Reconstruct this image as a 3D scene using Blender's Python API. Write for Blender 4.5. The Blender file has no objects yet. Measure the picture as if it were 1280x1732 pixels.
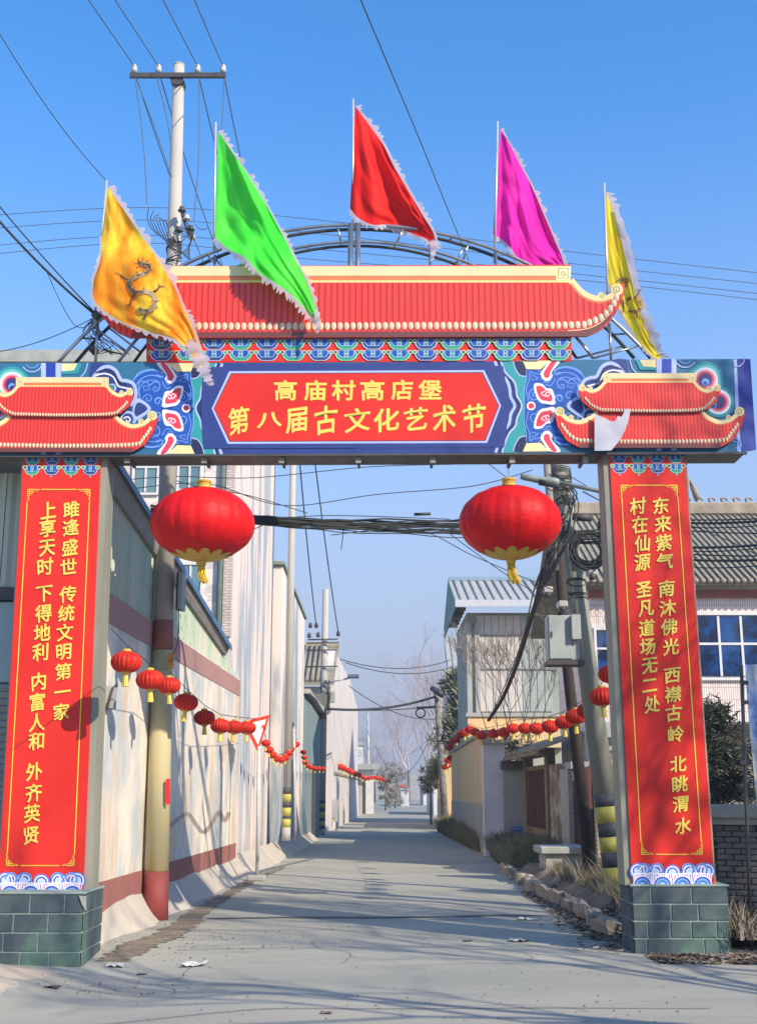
import bpy, bmesh, math, random
from mathutils import Vector, Matrix
from mathutils.geometry import tessellate_polygon
random.seed(11)
R = math.radians
sc = bpy.context.scene
COL = sc.collection
# ---------------------------------------------------------------- camera
PIT = math.atan((1340-866)/2000.0); EYE = 1.55
cd = bpy.data.cameras.new('camera'); cam = bpy.data.objects.new('camera', cd); COL.objects.link(cam)
cam.location = (0, 0, EYE); cam.rotation_euler = (math.pi/2+PIT, 0, 0)
cd.sensor_fit = 'VERTICAL'; cd.sensor_height = 36; cd.sensor_width = 36; cd.lens = 2000/1732*36
cd.clip_start = .1; cd.clip_end = 3000
sc.camera = cam
# ---------------------------------------------------------------- sky, sun, exposure
SUN = Vector((.72, -.69, 0)).normalized()*math.cos(R(33)) + Vector((0, 0, math.sin(R(33))))
wo = bpy.data.worlds.new('World'); sc.world = wo; wo.use_nodes = True
wn = wo.node_tree.nodes; wl = wo.node_tree.links
bg = wn['Background']; bg.inputs['Strength'].default_value = .143
sky = wn.new('ShaderNodeTexSky'); sky.sky_type = 'NISHITA'; sky.sun_disc = False
sky.sun_elevation = R(33); sky.sun_rotation = math.atan2(SUN.x, SUN.y)
sky.altitude = 300; sky.air_density = 1.0; sky.dust_density = .5; sky.ozone_density = 4.0
hs = wn.new('ShaderNodeHueSaturation'); hs.inputs['Saturation'].default_value = 1.25
wl.new(sky.outputs[0], hs.inputs['Color'])
wt = wn.new('ShaderNodeTexCoord'); wx_ = wn.new('ShaderNodeSeparateXYZ'); wl.new(wt.outputs['Generated'], wx_.inputs[0])   # pale winter haze low in the sky, all round
wm = wn.new('ShaderNodeMapRange'); wm.interpolation_type = 'SMOOTHSTEP'; wm.inputs['From Min'].default_value = 0; wm.inputs['From Max'].default_value = .58; wm.inputs['To Min'].default_value = 1; wm.inputs['To Max'].default_value = 0
wl.new(wx_.outputs[2], wm.inputs['Value']); wk = wn.new('ShaderNodeMix'); wk.data_type = 'RGBA'; wl.new(wm.outputs[0], wk.inputs['Factor'])
wl.new(hs.outputs[0], wk.inputs['A']); wk.inputs['B'].default_value = (1.60, 1.72, 2.18, 1); wl.new(wk.outputs['Result'], bg.inputs['Color'])
sl = bpy.data.lights.new('sun', 'SUN'); sl.energy = 2.7; sl.angle = R(.5); sl.color = (1, .88, .70)
so = bpy.data.objects.new('sun', sl); COL.objects.link(so); so.location = (20, -20, 30)
so.rotation_euler = SUN.to_track_quat('Z', 'Y').to_euler()
sc.view_settings.view_transform = 'Standard'; sc.view_settings.look = 'None'
sc.view_settings.exposure = 1.15; sc.view_settings.gamma = 1; sc.view_settings.use_curve_mapping = False
# ---------------------------------------------------------------- geometry of the view: pixel + real distance -> point
sp, cp = math.sin(PIT), math.cos(PIT)
def ray(u, v):
    a = (u-640)/2000; b = (866-v)/2000
    return a, cp-b*sp, sp+b*cp
def W(u, v, Y):
    a, y, z = ray(u, v); k = Y/y
    return Vector((a*k, Y, EYE+z*k))
def G(u, v, Z=0):
    a, y, z = ray(u, v); k = (Z-EYE)/z
    return Vector((a*k, y*k, Z))
SL = .0268                                   # the street runs slightly to the right
def LW(u, v, t):
    a, y, z = ray(u, v); k = t/(a-SL*y)
    return Vector((a*k, y*k, EYE+z*k))
# ---------------------------------------------------------------- materials
def lin(h):
    h = h.lstrip('#'); o = []
    for i in (0, 2, 4):
        c = int(h[i:i+2], 16)/255
        o.append(c/12.92 if c <= .04045 else ((c+.055)/1.055)**2.4)
    return (o[0], o[1], o[2], 1)
def mat(name, c1, c2=None, rough=.8, scale=6, bump=0, metal=0, stretch=(1, 1, 1), lo=.35, hi=.65, detail=6,
        sheen=0, bscale=None, c3=None, c3scale=.6, c3lo=.5, c3hi=.7, spec=.5, c3stretch=(1, 1, 1), trans=0):
    m = bpy.data.materials.new(name); m.use_nodes = True
    n = m.node_tree.nodes; l = m.node_tree.links; b = n['Principled BSDF']
    c1 = lin(c1) if isinstance(c1, str) else (*c1[:3], 1)
    b.inputs['Roughness'].default_value = rough; b.inputs['Metallic'].default_value = metal
    b.inputs['Specular IOR Level'].default_value = spec
    if sheen: b.inputs['Sheen Weight'].default_value = sheen
    tc = n.new('ShaderNodeTexCoord')
    def noise(sca, st, det=detail):
        mp = n.new('ShaderNodeMapping'); mp.inputs['Scale'].default_value = st
        no = n.new('ShaderNodeTexNoise'); no.inputs['Scale'].default_value = sca; no.inputs['Detail'].default_value = det
        no.inputs['Roughness'].default_value = .62
        l.new(tc.outputs['Object'], mp.inputs[0]); l.new(mp.outputs[0], no.inputs['Vector']); return no
    if c2 is None: c2 = tuple(x*.86 for x in c1[:3])+(1,)
    elif isinstance(c2, str): c2 = lin(c2)
    else: c2 = (*c2[:3], 1)
    no = noise(scale, stretch)
    rp = n.new('ShaderNodeValToRGB'); rp.color_ramp.elements[0].position = lo; rp.color_ramp.elements[1].position = hi
    rp.color_ramp.elements[0].color = c1; rp.color_ramp.elements[1].color = c2
    l.new(no.outputs['Fac'], rp.inputs[0]); out = rp.outputs[0]
    if c3 is not None:
        c3 = lin(c3) if isinstance(c3, str) else (*c3[:3], 1)
        n3 = noise(c3scale, c3stretch); r3 = n.new('ShaderNodeMapRange')
        r3.inputs['From Min'].default_value = c3lo; r3.inputs['From Max'].default_value = c3hi
        mx = n.new('ShaderNodeMix'); mx.data_type = 'RGBA'
        l.new(n3.outputs['Fac'], r3.inputs['Value']); l.new(r3.outputs[0], mx.inputs['Factor'])
        l.new(out, mx.inputs['A']); mx.inputs['B'].default_value = c3; out = mx.outputs['Result']
    l.new(out, b.inputs['Base Color'])
    if bump:
        nb = noise(bscale or scale*3, stretch, 4)
        bp = n.new('ShaderNodeBump'); bp.inputs['Strength'].default_value = bump; bp.inputs['Distance'].default_value = .02
        l.new(nb.outputs['Fac'], bp.inputs['Height']); l.new(bp.outputs[0], b.inputs['Normal'])
    if trans:
        tr = n.new('ShaderNodeBsdfTranslucent'); ms = n.new('ShaderNodeMixShader'); ms.inputs[0].default_value = trans
        l.new(out, tr.inputs['Color']); l.new(b.outputs[0], ms.inputs[1]); l.new(tr.outputs[0], ms.inputs[2])
        l.new(ms.outputs[0], n['Material Output'].inputs['Surface'])
    m.diffuse_color = c1
    return m
_fc = {}
def flat(h, rough=.45):                        # one ink of a print, faint fading
    if h not in _fc:
        c = lin(h); _fc[h] = mat('ink_'+h.strip('#'), c, tuple(min(1, x*1.12+.004) for x in c[:3]), rough=rough, scale=2.5, detail=3)
    return _fc[h]
def flute(name, pitch, light, dark, x0=0):     # printed ribs of a tiled roof: ink varies across x only
    m = bpy.data.materials.new(name); m.use_nodes = True
    n = m.node_tree.nodes; l = m.node_tree.links; b = n['Principled BSDF']; b.inputs['Roughness'].default_value = .4
    ge = n.new('ShaderNodeTexCoord'); sx = n.new('ShaderNodeSeparateXYZ'); l.new(ge.outputs['Object'], sx.inputs[0])
    mu = n.new('ShaderNodeMath'); mu.operation = 'MULTIPLY'; mu.inputs[1].default_value = 1/pitch; l.new(sx.outputs[0], mu.inputs[0])
    fr = n.new('ShaderNodeMath'); fr.operation = 'FRACT'; l.new(mu.outputs[0], fr.inputs[0])
    rp = n.new('ShaderNodeValToRGB'); e = rp.color_ramp.elements
    e[0].position = 0; e[0].color = lin(dark); e[1].position = 1; e[1].color = lin(dark)
    k = e.new(.16); k.color = lin(light); k = e.new(.62); k.color = lin(light); k = e.new(.82); k.color = tuple((a+b_)/2 for a, b_ in zip(lin(light), lin(dark)))
    l.new(fr.outputs[0], rp.inputs[0]); l.new(rp.outputs[0], b.inputs['Base Color']); return m
def tilemat(name, c1, c2, mortar, w, h, ms=.012, rough=.5, bump=.4, axis='XZ', off=.5):
    m = bpy.data.materials.new(name); m.use_nodes = True
    n = m.node_tree.nodes; l = m.node_tree.links; b = n['Principled BSDF']; b.inputs['Roughness'].default_value = rough
    tc = n.new('ShaderNodeTexCoord'); s = n.new('ShaderNodeSeparateXYZ'); c = n.new('ShaderNodeCombineXYZ')
    l.new(tc.outputs['Object'], s.inputs[0]); l.new(s.outputs['XYZ'.index(axis[0])], c.inputs[0]); l.new(s.outputs['XYZ'.index(axis[1])], c.inputs[1])
    br = n.new('ShaderNodeTexBrick'); br.offset = off; br.inputs['Scale'].default_value = 1
    br.inputs['Color1'].default_value = lin(c1); br.inputs['Color2'].default_value = lin(c2); br.inputs['Mortar'].default_value = lin(mortar)
    br.inputs['Brick Width'].default_value = w; br.inputs['Row Height'].default_value = h; br.inputs['Mortar Size'].default_value = ms
    l.new(c.outputs[0], br.inputs['Vector'])
    no = n.new('ShaderNodeTexNoise'); no.inputs['Scale'].default_value = 1.6; no.inputs['Detail'].default_value = 6; l.new(tc.outputs['Object'], no.inputs['Vector'])
    mr = n.new('ShaderNodeMapRange'); mr.inputs['From Min'].default_value = .3; mr.inputs['From Max'].default_value = .7; mr.inputs['To Min'].default_value = .78; mr.inputs['To Max'].default_value = 1.05
    l.new(no.outputs['Fac'], mr.inputs['Value'])
    mx = n.new('ShaderNodeMix'); mx.data_type = 'RGBA'; mx.blend_type = 'MULTIPLY'; mx.inputs['Factor'].default_value = 1
    l.new(br.outputs['Color'], mx.inputs['A']); l.new(mr.outputs[0], mx.inputs['B']); l.new(mx.outputs['Result'], b.inputs['Base Color'])
    bp = n.new('ShaderNodeBump'); bp.invert = True; bp.inputs['Strength'].default_value = bump; bp.inputs['Distance'].default_value = .006
    l.new(br.outputs['Fac'], bp.inputs['Height']); l.new(bp.outputs[0], b.inputs['Normal'])
    return m
# ---------------------------------------------------------------- mesh helpers
class MB:
    def __init__(s): s.v = []; s.f = []; s.m = []; s.mats = []; s.sm = []
    def mi(s, m):
        if m not in s.mats: s.mats.append(m)
        return s.mats.index(m)
    def face(s, pts, m, smooth=False):
        i = len(s.v); s.v += [Vector(p) for p in pts]; s.f.append(tuple(range(i, i+len(pts)))); s.m.append(s.mi(m)); s.sm.append(smooth)
    def raw(s, vs, fs, m, smooth=False):
        i = len(s.v); s.v += [Vector(p) for p in vs]
        for f in fs: s.f.append(tuple(i+k for k in f)); s.m.append(s.mi(m)); s.sm.append(smooth)
    def box(s, x0, x1, y0, y1, z0, z1, m, M=None):
        vs = [Vector(p) for p in ((x0, y0, z0), (x1, y0, z0), (x1, y1, z0), (x0, y1, z0), (x0, y0, z1), (x1, y0, z1), (x1, y1, z1), (x0, y1, z1))]
        if M is not None: vs = [M @ p for p in vs]
        s.raw(vs, ((3, 2, 1, 0), (4, 5, 6, 7), (0, 1, 5, 4), (1, 2, 6, 5), (2, 3, 7, 6), (3, 0, 4, 7)), m)
    def bbox(s, x0, x1, y0, y1, z0, z1, m, b=.006, M=None):      # box with chamfered edges
        vs = []; X = (x0, x1); Y = (y0, y1); Z = (z0, z1)
        ids = {}
        for i in (0, 1):
            for j in (0, 1):
                for k in (0, 1):
                    sx, sy, sz = (1, -1)[i]*b, (1, -1)[j]*b, (1, -1)[k]*b
                    for a, p in enumerate(((X[i], Y[j]+sy, Z[k]+sz), (X[i]+sx, Y[j], Z[k]+sz), (X[i]+sx, Y[j]+sy, Z[k]))):
                        ids[i, j, k, a] = len(vs); vs.append(Vector(p))
        fs = []
        for i in (0, 1):
            q = [(i, 0, 0, 0), (i, 1, 0, 0), (i, 1, 1, 0), (i, 0, 1, 0)]; fs.append([ids[t] for t in (q if i else q[::-1])])
            q = [(0, i, 0, 1), (1, i, 0, 1), (1, i, 1, 1), (0, i, 1, 1)]; fs.append([ids[t] for t in (q[::-1] if i else q)])
            q = [(0, 0, i, 2), (1, 0, i, 2), (1, 1, i, 2), (0, 1, i, 2)]; fs.append([ids[t] for t in (q if i else q[::-1])])
        for i in (0, 1):
            for j in (0, 1):
                fs.append([ids[i, j, 0, 0], ids[i, j, 0, 1], ids[i, j, 1, 1], ids[i, j, 1, 0]])
                fs.append([ids[i, 0, j, 0], ids[i, 0, j, 2], ids[i, 1, j, 2], ids[i, 1, j, 0]])
                fs.append([ids[0, i, j, 1], ids[0, i, j, 2], ids[1, i, j, 2], ids[1, i, j, 1]])
                for k in (0, 1): fs.append([ids[i, j, k, 0], ids[i, j, k, 1], ids[i, j, k, 2]])
        if M is not None: vs = [M @ p for p in vs]
        s.raw(vs, fs, m)
    def tube(s, pts, r, m, n=8, cap=True, smooth=True):
        pts = [Vector(p) for p in pts]; rs = r if isinstance(r, (list, tuple)) else [r]*len(pts)
        i0 = len(s.v); k = len(pts)
        up = Vector((0, 0, 1)) if abs((pts[-1]-pts[0]).normalized().z) < .8 else Vector((0, 1, 0))
        for i, p in enumerate(pts):
            d = (pts[min(i+1, k-1)]-pts[max(i-1, 0)])
            d = d.normalized() if d.length > 1e-9 else Vector((0, 0, 1))
            a = d.cross(up); a = a.normalized() if a.length > 1e-6 else Vector((1, 0, 0)); b = a.cross(d)
            for j in range(n):
                t = 2*math.pi*j/n; s.v.append(p+rs[i]*(a*math.cos(t)+b*math.sin(t)))
        mi = s.mi(m)
        for i in range(k-1):
            for j in range(n):
                a = i0+i*n+j; b = i0+i*n+(j+1) % n
                s.f.append((a, b, b+n, a+n)); s.m.append(mi); s.sm.append(smooth)
        if cap and n > 2:
            s.f.append(tuple(i0+j for j in range(n))[::-1]); s.m.append(mi); s.sm.append(False)
            s.f.append(tuple(i0+(k-1)*n+j for j in range(n))); s.m.append(mi); s.sm.append(False)
    def lathe(s, prof, m, c=(0, 0, 0), n=24, lobes=0, depth=0, smooth=True):
        i0 = len(s.v); c = Vector(c)
        for r, z in prof:
            for j in range(n):
                t = 2*math.pi*j/n; q = r*(1-depth*abs(math.cos(t*lobes/2))**6) if lobes else r
                s.v.append(c+Vector((q*math.cos(t), q*math.sin(t), z)))
        mi = s.mi(m)
        for i in range(len(prof)-1):
            for j in range(n):
                a = i0+i*n+j; b = i0+i*n+(j+1) % n
                s.f.append((a, b, b+n, a+n)); s.m.append(mi); s.sm.append(smooth)
    def prism(s, pts, depth, m, m2=None):          # outline (3D, one plane) + thickness vector
        pts = [Vector(p) for p in pts]; depth = Vector(depth); n = len(pts); i = len(s.v)
        tri = tessellate_polygon([pts]); s.v += pts+[p+depth for p in pts]
        a = s.mi(m); b = s.mi(m2 or m)
        for t in tri:
            s.f.append((i+t[0], i+t[1], i+t[2])); s.m.append(a); s.sm.append(False)
            s.f.append((i+n+t[2], i+n+t[1], i+n+t[0])); s.m.append(b); s.sm.append(False)
        for k in range(n):
            q = (k+1) % n; s.f.append((i+k, i+q, i+n+q, i+n+k)); s.m.append(b); s.sm.append(False)
    def grid(s, fn, nu, nv, m, smooth=True):
        i0 = len(s.v)
        for i in range(nu+1):
            for j in range(nv+1): s.v.append(Vector(fn(i/nu, j/nv)))
        mi = s.mi(m)
        for i in range(nu):
            for j in range(nv):
                a = i0+i*(nv+1)+j; s.f.append((a, a+1, a+nv+2, a+nv+1)); s.m.append(mi); s.sm.append(smooth)
    def build(s, name, parent=None, normals=True, origin=None):
        L = Vector((0, 0, 0)); p = parent
        while p is not None: L += p.location; p = p.parent
        if parent is None and s.v:
            if origin: L = Vector(origin)
            else: L = Vector(((min(v.x for v in s.v)+max(v.x for v in s.v))/2, (min(v.y for v in s.v)+max(v.y for v in s.v))/2, min(v.z for v in s.v)))
        me = bpy.data.meshes.new(name); me.from_pydata([tuple(v-L) for v in s.v], [], s.f)
        for m in s.mats: me.materials.append(m)
        me.polygons.foreach_set('material_index', s.m); me.polygons.foreach_set('use_smooth', s.sm)
        if normals:
            bm = bmesh.new(); bm.from_mesh(me); bmesh.ops.recalc_face_normals(bm, faces=bm.faces); bm.to_mesh(me); bm.free()
        me.update()
        o = bpy.data.objects.new(name, me); COL.objects.link(o)
        if parent is not None: o.parent = parent
        else: o.location = L
        return o
def tag(o, label=None, cat=None, group=None, kind=None):
    if label: o['label'] = label
    if cat: o['category'] = cat
    if group: o['group'] = group
    if kind: o['kind'] = kind
    return o
def thing(name, loc, label, cat, group=None):
    o = bpy.data.objects.new(name, None); COL.objects.link(o); o.location = loc; o.empty_display_size = .2
    return tag(o, label, cat, group)
def dup(root, loc, label, group=None, scale=1, rz=0):
    r = root.copy(); COL.objects.link(r); r.location = loc; r['label'] = label; r.scale = (scale,)*3; r.rotation_euler = (0, 0, rz)
    if group: r['group'] = group
    for ch in list(root.children):
        c = ch.copy(); COL.objects.link(c); c.parent = r
        for g in list(ch.children):
            d = g.copy(); COL.objects.link(d); d.parent = c
    return r
def spline(pts, n=6, closed=False):
    P = [Vector(p) for p in pts]; out = []; k = len(P)
    rng = range(k if closed else k-1)
    for i in rng:
        if closed: a, b, c, d = P[(i-1) % k], P[i], P[(i+1) % k], P[(i+2) % k]
        else: a, b, c, d = P[max(i-1, 0)], P[i], P[i+1], P[min(i+2, k-1)]
        for j in range(n):
            t = j/n; out.append(.5*((2*b)+(c-a)*t+(2*a-5*b+4*c-d)*t*t+(3*b-a-3*c+d)*t**3))
    if not closed: out.append(P[-1])
    return out
class Art:                                       # flat print made of thin layers on one real plane
    def __init__(s, fn, nrm=Vector((0, -1, 0)), step=.00004): s.mb = MB(); s.fn = fn; s.n = nrm; s.st = step; s.k = 1; s.sub = None
    def p(s, u, v):
        if s.sub: u, v = s.sub(u, v)
        return s.fn(u, v)+s.n*(s.k*s.st)
    def fill(s, pts, h, smooth=0):
        pts = [Vector((q[0], q[1])) for q in pts]
        if smooth: pts = spline([(q.x, q.y, 0) for q in pts], smooth, True)
        q = [s.p(a.x, a.y) for a in pts]; i = len(s.mb.v); s.mb.v += q
        m = s.mb.mi(h if not isinstance(h, str) else flat(h))
        for t in tessellate_polygon([[Vector((a.x, a.y, 0)) for a in pts]]):
            s.mb.f.append((i+t[0], i+t[1], i+t[2])); s.mb.m.append(m); s.mb.sm.append(False)
        s.k += 1
    def line(s, pts, w, h, smooth=5, closed=False):
        if smooth and len(pts) > 2: P = spline([(q[0], q[1], 0) for q in pts], smooth, closed)
        else: P = [Vector((q[0], q[1], 0)) for q in pts]
        n = len(P); i = len(s.mb.v)
        for k in range(n):
            a = P[(k-1) % n] if closed else P[max(k-1, 0)]; b = P[(k+1) % n] if closed else P[min(k+1, n-1)]
            d = b-a; d = d.normalized() if d.length > 1e-9 else Vector((1, 0, 0)); o = Vector((-d.y, d.x, 0))*w/2
            s.mb.v.append(s.p(P[k].x+o.x, P[k].y+o.y)); s.mb.v.append(s.p(P[k].x-o.x, P[k].y-o.y))
        m = s.mb.mi(flat(h) if isinstance(h, str) else h)
        for k in range(n if closed else n-1):
            a = i+2*k; b = i+2*((k+1) % n); s.mb.f.append((a, a+1, b+1, b)); s.mb.m.append(m); s.mb.sm.append(False)
        s.k += 1
    def disc(s, x, y, r, h, n=16): s.fill([(x+r*math.cos(6.2832*i/n), y+r*math.sin(6.2832*i/n)) for i in range(n)], h)
    def arc(s, x, y, r, a0, a1, w, h, n=14, ry=None):
        s.line([(x+r*math.cos(R(a0+(a1-a0)*i/n)), y+(ry or r)*math.sin(R(a0+(a1-a0)*i/n))) for i in range(n+1)], w, h, smooth=0)
    def spiral(s, x, y, r, a0, turns, w, h, d=1):
        n = int(14*turns)+4; s.line([(x+r*(1-.8*i/n)*math.cos(R(a0)+d*6.2832*turns*i/n), y+r*(1-.8*i/n)*math.sin(R(a0)+d*6.2832*turns*i/n)) for i in range(n+1)], w, h, smooth=0)
def glyphs(body, size, bold=.018):
    c = bpy.data.curves.new('g', 'FONT'); c.body = body; c.size = 1; c.offset = bold; c.resolution_u = 3; c.align_x = 'CENTER'
    o = bpy.data.objects.new('g', c); COL.objects.link(o); bpy.context.view_layer.update()
    me = o.evaluated_get(bpy.context.evaluated_depsgraph_get()).to_mesh()
    vs = [v.co.copy() for v in me.vertices]; fs = [tuple(p.vertices) for p in me.polygons]
    bpy.data.objects.remove(o); bpy.data.curves.remove(c)
    x0, x1 = min(v.x for v in vs), max(v.x for v in vs); y0, y1 = min(v.y for v in vs), max(v.y for v in vs)
    return vs, fs, (x0+x1)/2, (y0+y1)/2, max(x1-x0, y1-y0, .7), (x1-x0), (y1-y0)
def char(mb, ch, u, v, w, h, fn, nrm, off, m, slant=.12, bold=.02):   # one character centred on (u,v), w x h pixels of print
    vs, fs, cx, cy, big, gw, gh = glyphs(ch, 1, 0)
    k = .93
    e = bold*.8
    for q, (dx, dy) in enumerate(((0, 0), (e, 0), (-e, 0), (0, e), (0, -e), (e*.7, e*.7), (-e*.7, -e*.7), (e*.7, -e*.7), (-e*.7, e*.7))):
        out = []
        for p in vs:
            a = (p.x-cx)/k+dx; b = (p.y-cy)/k+dy
            t = a*(1+.10*b); b2 = b+slant*a-.10*a*a*(1 if slant > .05 else 0)
            out.append(fn(u+t*w, v-b2*h)+nrm*(off*1.0)+Vector((0, -.00005*q, 0)))
        mb.raw(out, fs, m)
def sag(a, b, drop, n=14): 
    a = Vector(a); b = Vector(b); return [a.lerp(b, i/n)-Vector((0, 0, drop*4*(i/n)*(1-i/n))) for i in range(n+1)]
ORD = ['first', 'second', 'third', 'fourth', 'fifth', 'sixth', 'seventh', 'eighth', 'ninth', 'tenth', 'eleventh', 'twelfth', 'thirteenth', 'fourteenth', 'fifteenth', 'sixteenth', 'seventeenth', 'eighteenth', 'nineteenth', 'twentieth']
HAZE = .0019
# ================================================================= materials
M_conc = mat('road_concrete', (.385, .375, .305), (.255, .265, .225), rough=.9, scale=.55, bump=.25, bscale=40, lo=.3, hi=.72, c3=(.46, .42, .33), c3scale=.35, c3lo=.45, c3hi=.75, stretch=(.45, 1.6, 1), detail=10, c3stretch=(.3, 1.5, 1))
M_apron = mat('apron_concrete', (.54, .47, .38), (.42, .385, .32), rough=.95, scale=2.2, bump=.3, bscale=30, detail=9)
M_dirt = mat('dry_dirt', (.27, .215, .15), (.13, .105, .08), rough=1, scale=5, bump=.6, detail=10)
M_sand = mat('pale_dust', (.48, .41, .32), (.38, .33, .26), rough=1, scale=3, bump=.4, detail=10)
M_earth = mat('bare_earth', (.23, .2, .15), (.16, .14, .11), rough=1, scale=.8, detail=8)
M_crack = mat('dark_joint', (.085, .09, .095), (.15, .15, .15), rough=.95, scale=6, bump=.3)
M_mural = mat('mural_plaster', (.80, .70, .56), (.47, .51, .50), rough=.85, scale=1.1, bump=.15, bscale=14, stretch=(1, 1, .6), lo=.42, hi=.58, detail=9, c3=(.62, .47, .34), c3scale=1.0, c3lo=.50, c3hi=.62, c3stretch=(1, 1.3, .5))
M_redband = mat('faded_red_paint', (.36, .13, .10), (.27, .11, .09), rough=.85, scale=3, bump=.15)
M_pinkband = mat('dusty_pink_paint', (.47, .24, .20), (.34, .20, .18), rough=.85, scale=.7, stretch=(1, .6, 1))
M_clad = mat('green_cladding', (.32, .46, .33), (.56, .54, .42), rough=.55, scale=.9, stretch=(1, 2.2, .35), lo=.35, hi=.62, detail=7, c3=(.42, .44, .40), c3scale=3, c3lo=.55, c3hi=.7, c3stretch=(1, 4, .3))
M_soffit = mat('soffit_metal', (.28, .27, .24), (.21, .20, .18), rough=.7, scale=2)
M_blue = mat('blue_fascia', (.06, .17, .36), (.04, .12, .25), rough=.45, scale=4)
M_shut = mat('roller_shutter', (.33, .33, .30), (.26, .27, .25), rough=.6, scale=3)
M_pane = mat('pale_panel', (.33, .42, .42), (.28, .38, .37), rough=.5, scale=2)
M_dark = mat('dark_metal', (.05, .05, .05), (.075, .07, .065), rough=.6, scale=5)
M_peel = mat('peeling_wall', (.80, .65, .56), (.34, .39, .44), rough=.9, scale=1.0, bump=.2, stretch=(1, 1.3, .17), lo=.47, hi=.55, detail=8, c3=(.70, .62, .56), c3scale=2.2, c3lo=.52, c3hi=.62, c3stretch=(1, 2, .2))
M_peel2 = mat('peeling_wall_grey', (.80, .70, .63), (.30, .36, .40), rough=.9, scale=.8, bump=.2, stretch=(1, 1.0, .17), lo=.46, hi=.55, detail=8)
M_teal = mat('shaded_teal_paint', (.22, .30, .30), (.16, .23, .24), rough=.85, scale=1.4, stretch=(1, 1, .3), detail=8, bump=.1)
M_tile = tilemat('white_wall_tile', '#ddccc2', '#cdbbb2', '#a79c95', .20, .055, ms=.012)
M_swirl = mat('painted_tile', (.76, .68, .62), (.58, .53, .49), rough=.5, scale=1.7, bump=.15, stretch=(1, 1, 2.4), lo=.47, hi=.5, detail=3, c3=(.62, .50, .44), c3scale=.8)
M_pinktile = tilemat('pale_pink_tile', '#f4e6e0', '#ebd9d1', '#b39c95', .045, .24, ms=.006, off=0)
M_beige = tilemat('beige_tile', '#a49b82', '#978f78', '#6f6a5b', .1, .1, ms=.008, off=0)
M_white = mat('white_plaster', (.68, .66, .66), (.56, .55, .54), rough=.85, scale=1.8, bump=.1, detail=8)
M_greyplas = mat('grey_plaster', (.42, .42, .39), (.33, .34, .32), rough=.9, scale=1.4, bump=.15, detail=8)
M_pinkplas = mat('pale_pink_plaster', (.72, .64, .58), (.52, .50, .48), rough=.9, scale=1.2, bump=.1, stretch=(1, 1, .4), detail=8)
M_tan = mat('tan_wall_paint', (.78, .50, .25), (.60, .47, .27), rough=.85, scale=1.0, stretch=(1, 1, .12), lo=.4, hi=.6, detail=7)
M_tangrey = mat('grey_dado_paint', (.42, .36, .30), (.33, .35, .31), rough=.85, scale=1.5, stretch=(1, 1, .3))
M_roofold = mat('old_roof_tile', (.33, .295, .21), (.22, .20, .145), rough=.9, scale=3, bump=.4, detail=10, c3=(.3, .29, .22), c3scale=2, c3lo=.5, c3hi=.7)
M_glassT = mat('teal_glass', (.14, .24, .26), (.10, .19, .21), rough=.18, scale=1, spec=.8)
M_glassB = mat('blue_glass', (.012, .07, .25), (.01, .018, .05), rough=.08, scale=2.6, spec=.9, lo=.38, hi=.58, detail=8)
M_frameW = mat('white_window_frame', (.7, .7, .7), (.62, .62, .62), rough=.4, scale=4)
M_wood = mat('weathered_wood', (.30, .22, .14), (.15, .11, .075), rough=.9, scale=3, bump=.4, stretch=(3, 3, .5), detail=9)
M_woodred = mat('red_brown_wood', (.16, .055, .04), (.10, .04, .03), rough=.75, scale=6, stretch=(2, 2, .4))
M_brickT = tilemat('tan_brick', '#b5aa92', '#9c927d', '#7b7364', .24, .075, ms=.01, rough=.9, bump=.6, axis='XZ')
M_brickG = mat('grey_brick', (.19, .175, .16), (.13, .12, .115), rough=.9, scale=7, bump=.4, detail=8)
M_stone = mat('broken_stone', (.42, .35, .26), (.26, .22, .17), rough=.95, scale=4, bump=.6, detail=10)
M_slab = mat('pale_slab', (.40, .41, .37), (.30, .32, .29), rough=.9, scale=4, bump=.3)
def S(t, Y, z): return Vector((t+SL*Y, Y, z))
def sbox(mb, t0, t1, Y0, Y1, z0, z1, m, zf=None):       # box lined up with the street
    vs = [S(t0, Y0, z0), S(t1, Y0, z0), S(t1, Y1, z0), S(t0, Y1, z0), S(t0, Y0, z1), S(t1, Y0, z1), S(t1, Y1, z1 if zf is None else zf), S(t0, Y1, z1 if zf is None else zf)]
    mb.raw(vs, ((3, 2, 1, 0), (4, 5, 6, 7), (0, 1, 5, 4), (1, 2, 6, 5), (2, 3, 7, 6), (3, 0, 4, 7)), m)
def sm(a, b, x): t = max(0, min(1, (x-a)/(b-a))); return t*t*(3-2*t)
def hsh(x, y): 
    n = math.sin(x*12.9898+y*78.233)*43758.5453; return n-math.floor(n)
def vn(x, y):
    i, j = math.floor(x), math.floor(y); a, b = x-i, y-j; a = a*a*(3-2*a); b = b*b*(3-2*b)
    return (hsh(i, j)*(1-a)+hsh(i+1, j)*a)*(1-b)+(hsh(i, j+1)*(1-a)+hsh(i+1, j+1)*a)*b
def gz(x, y):
    z = -.13*sm(13.6, 11.6, y)*sm(-.6, -2.4, x)
    z += .018*(vn(x*.7, y*.35)-.5)*sm(-6, 0, y)
    mo = .44*math.exp(-((x+4.3)/1.25)**2-((y-10.7)/1.0)**2)            # mound of dust by the left pedestal
    return z+mo*(1+.25*(vn(x*3, y*3)-.5))
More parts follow.
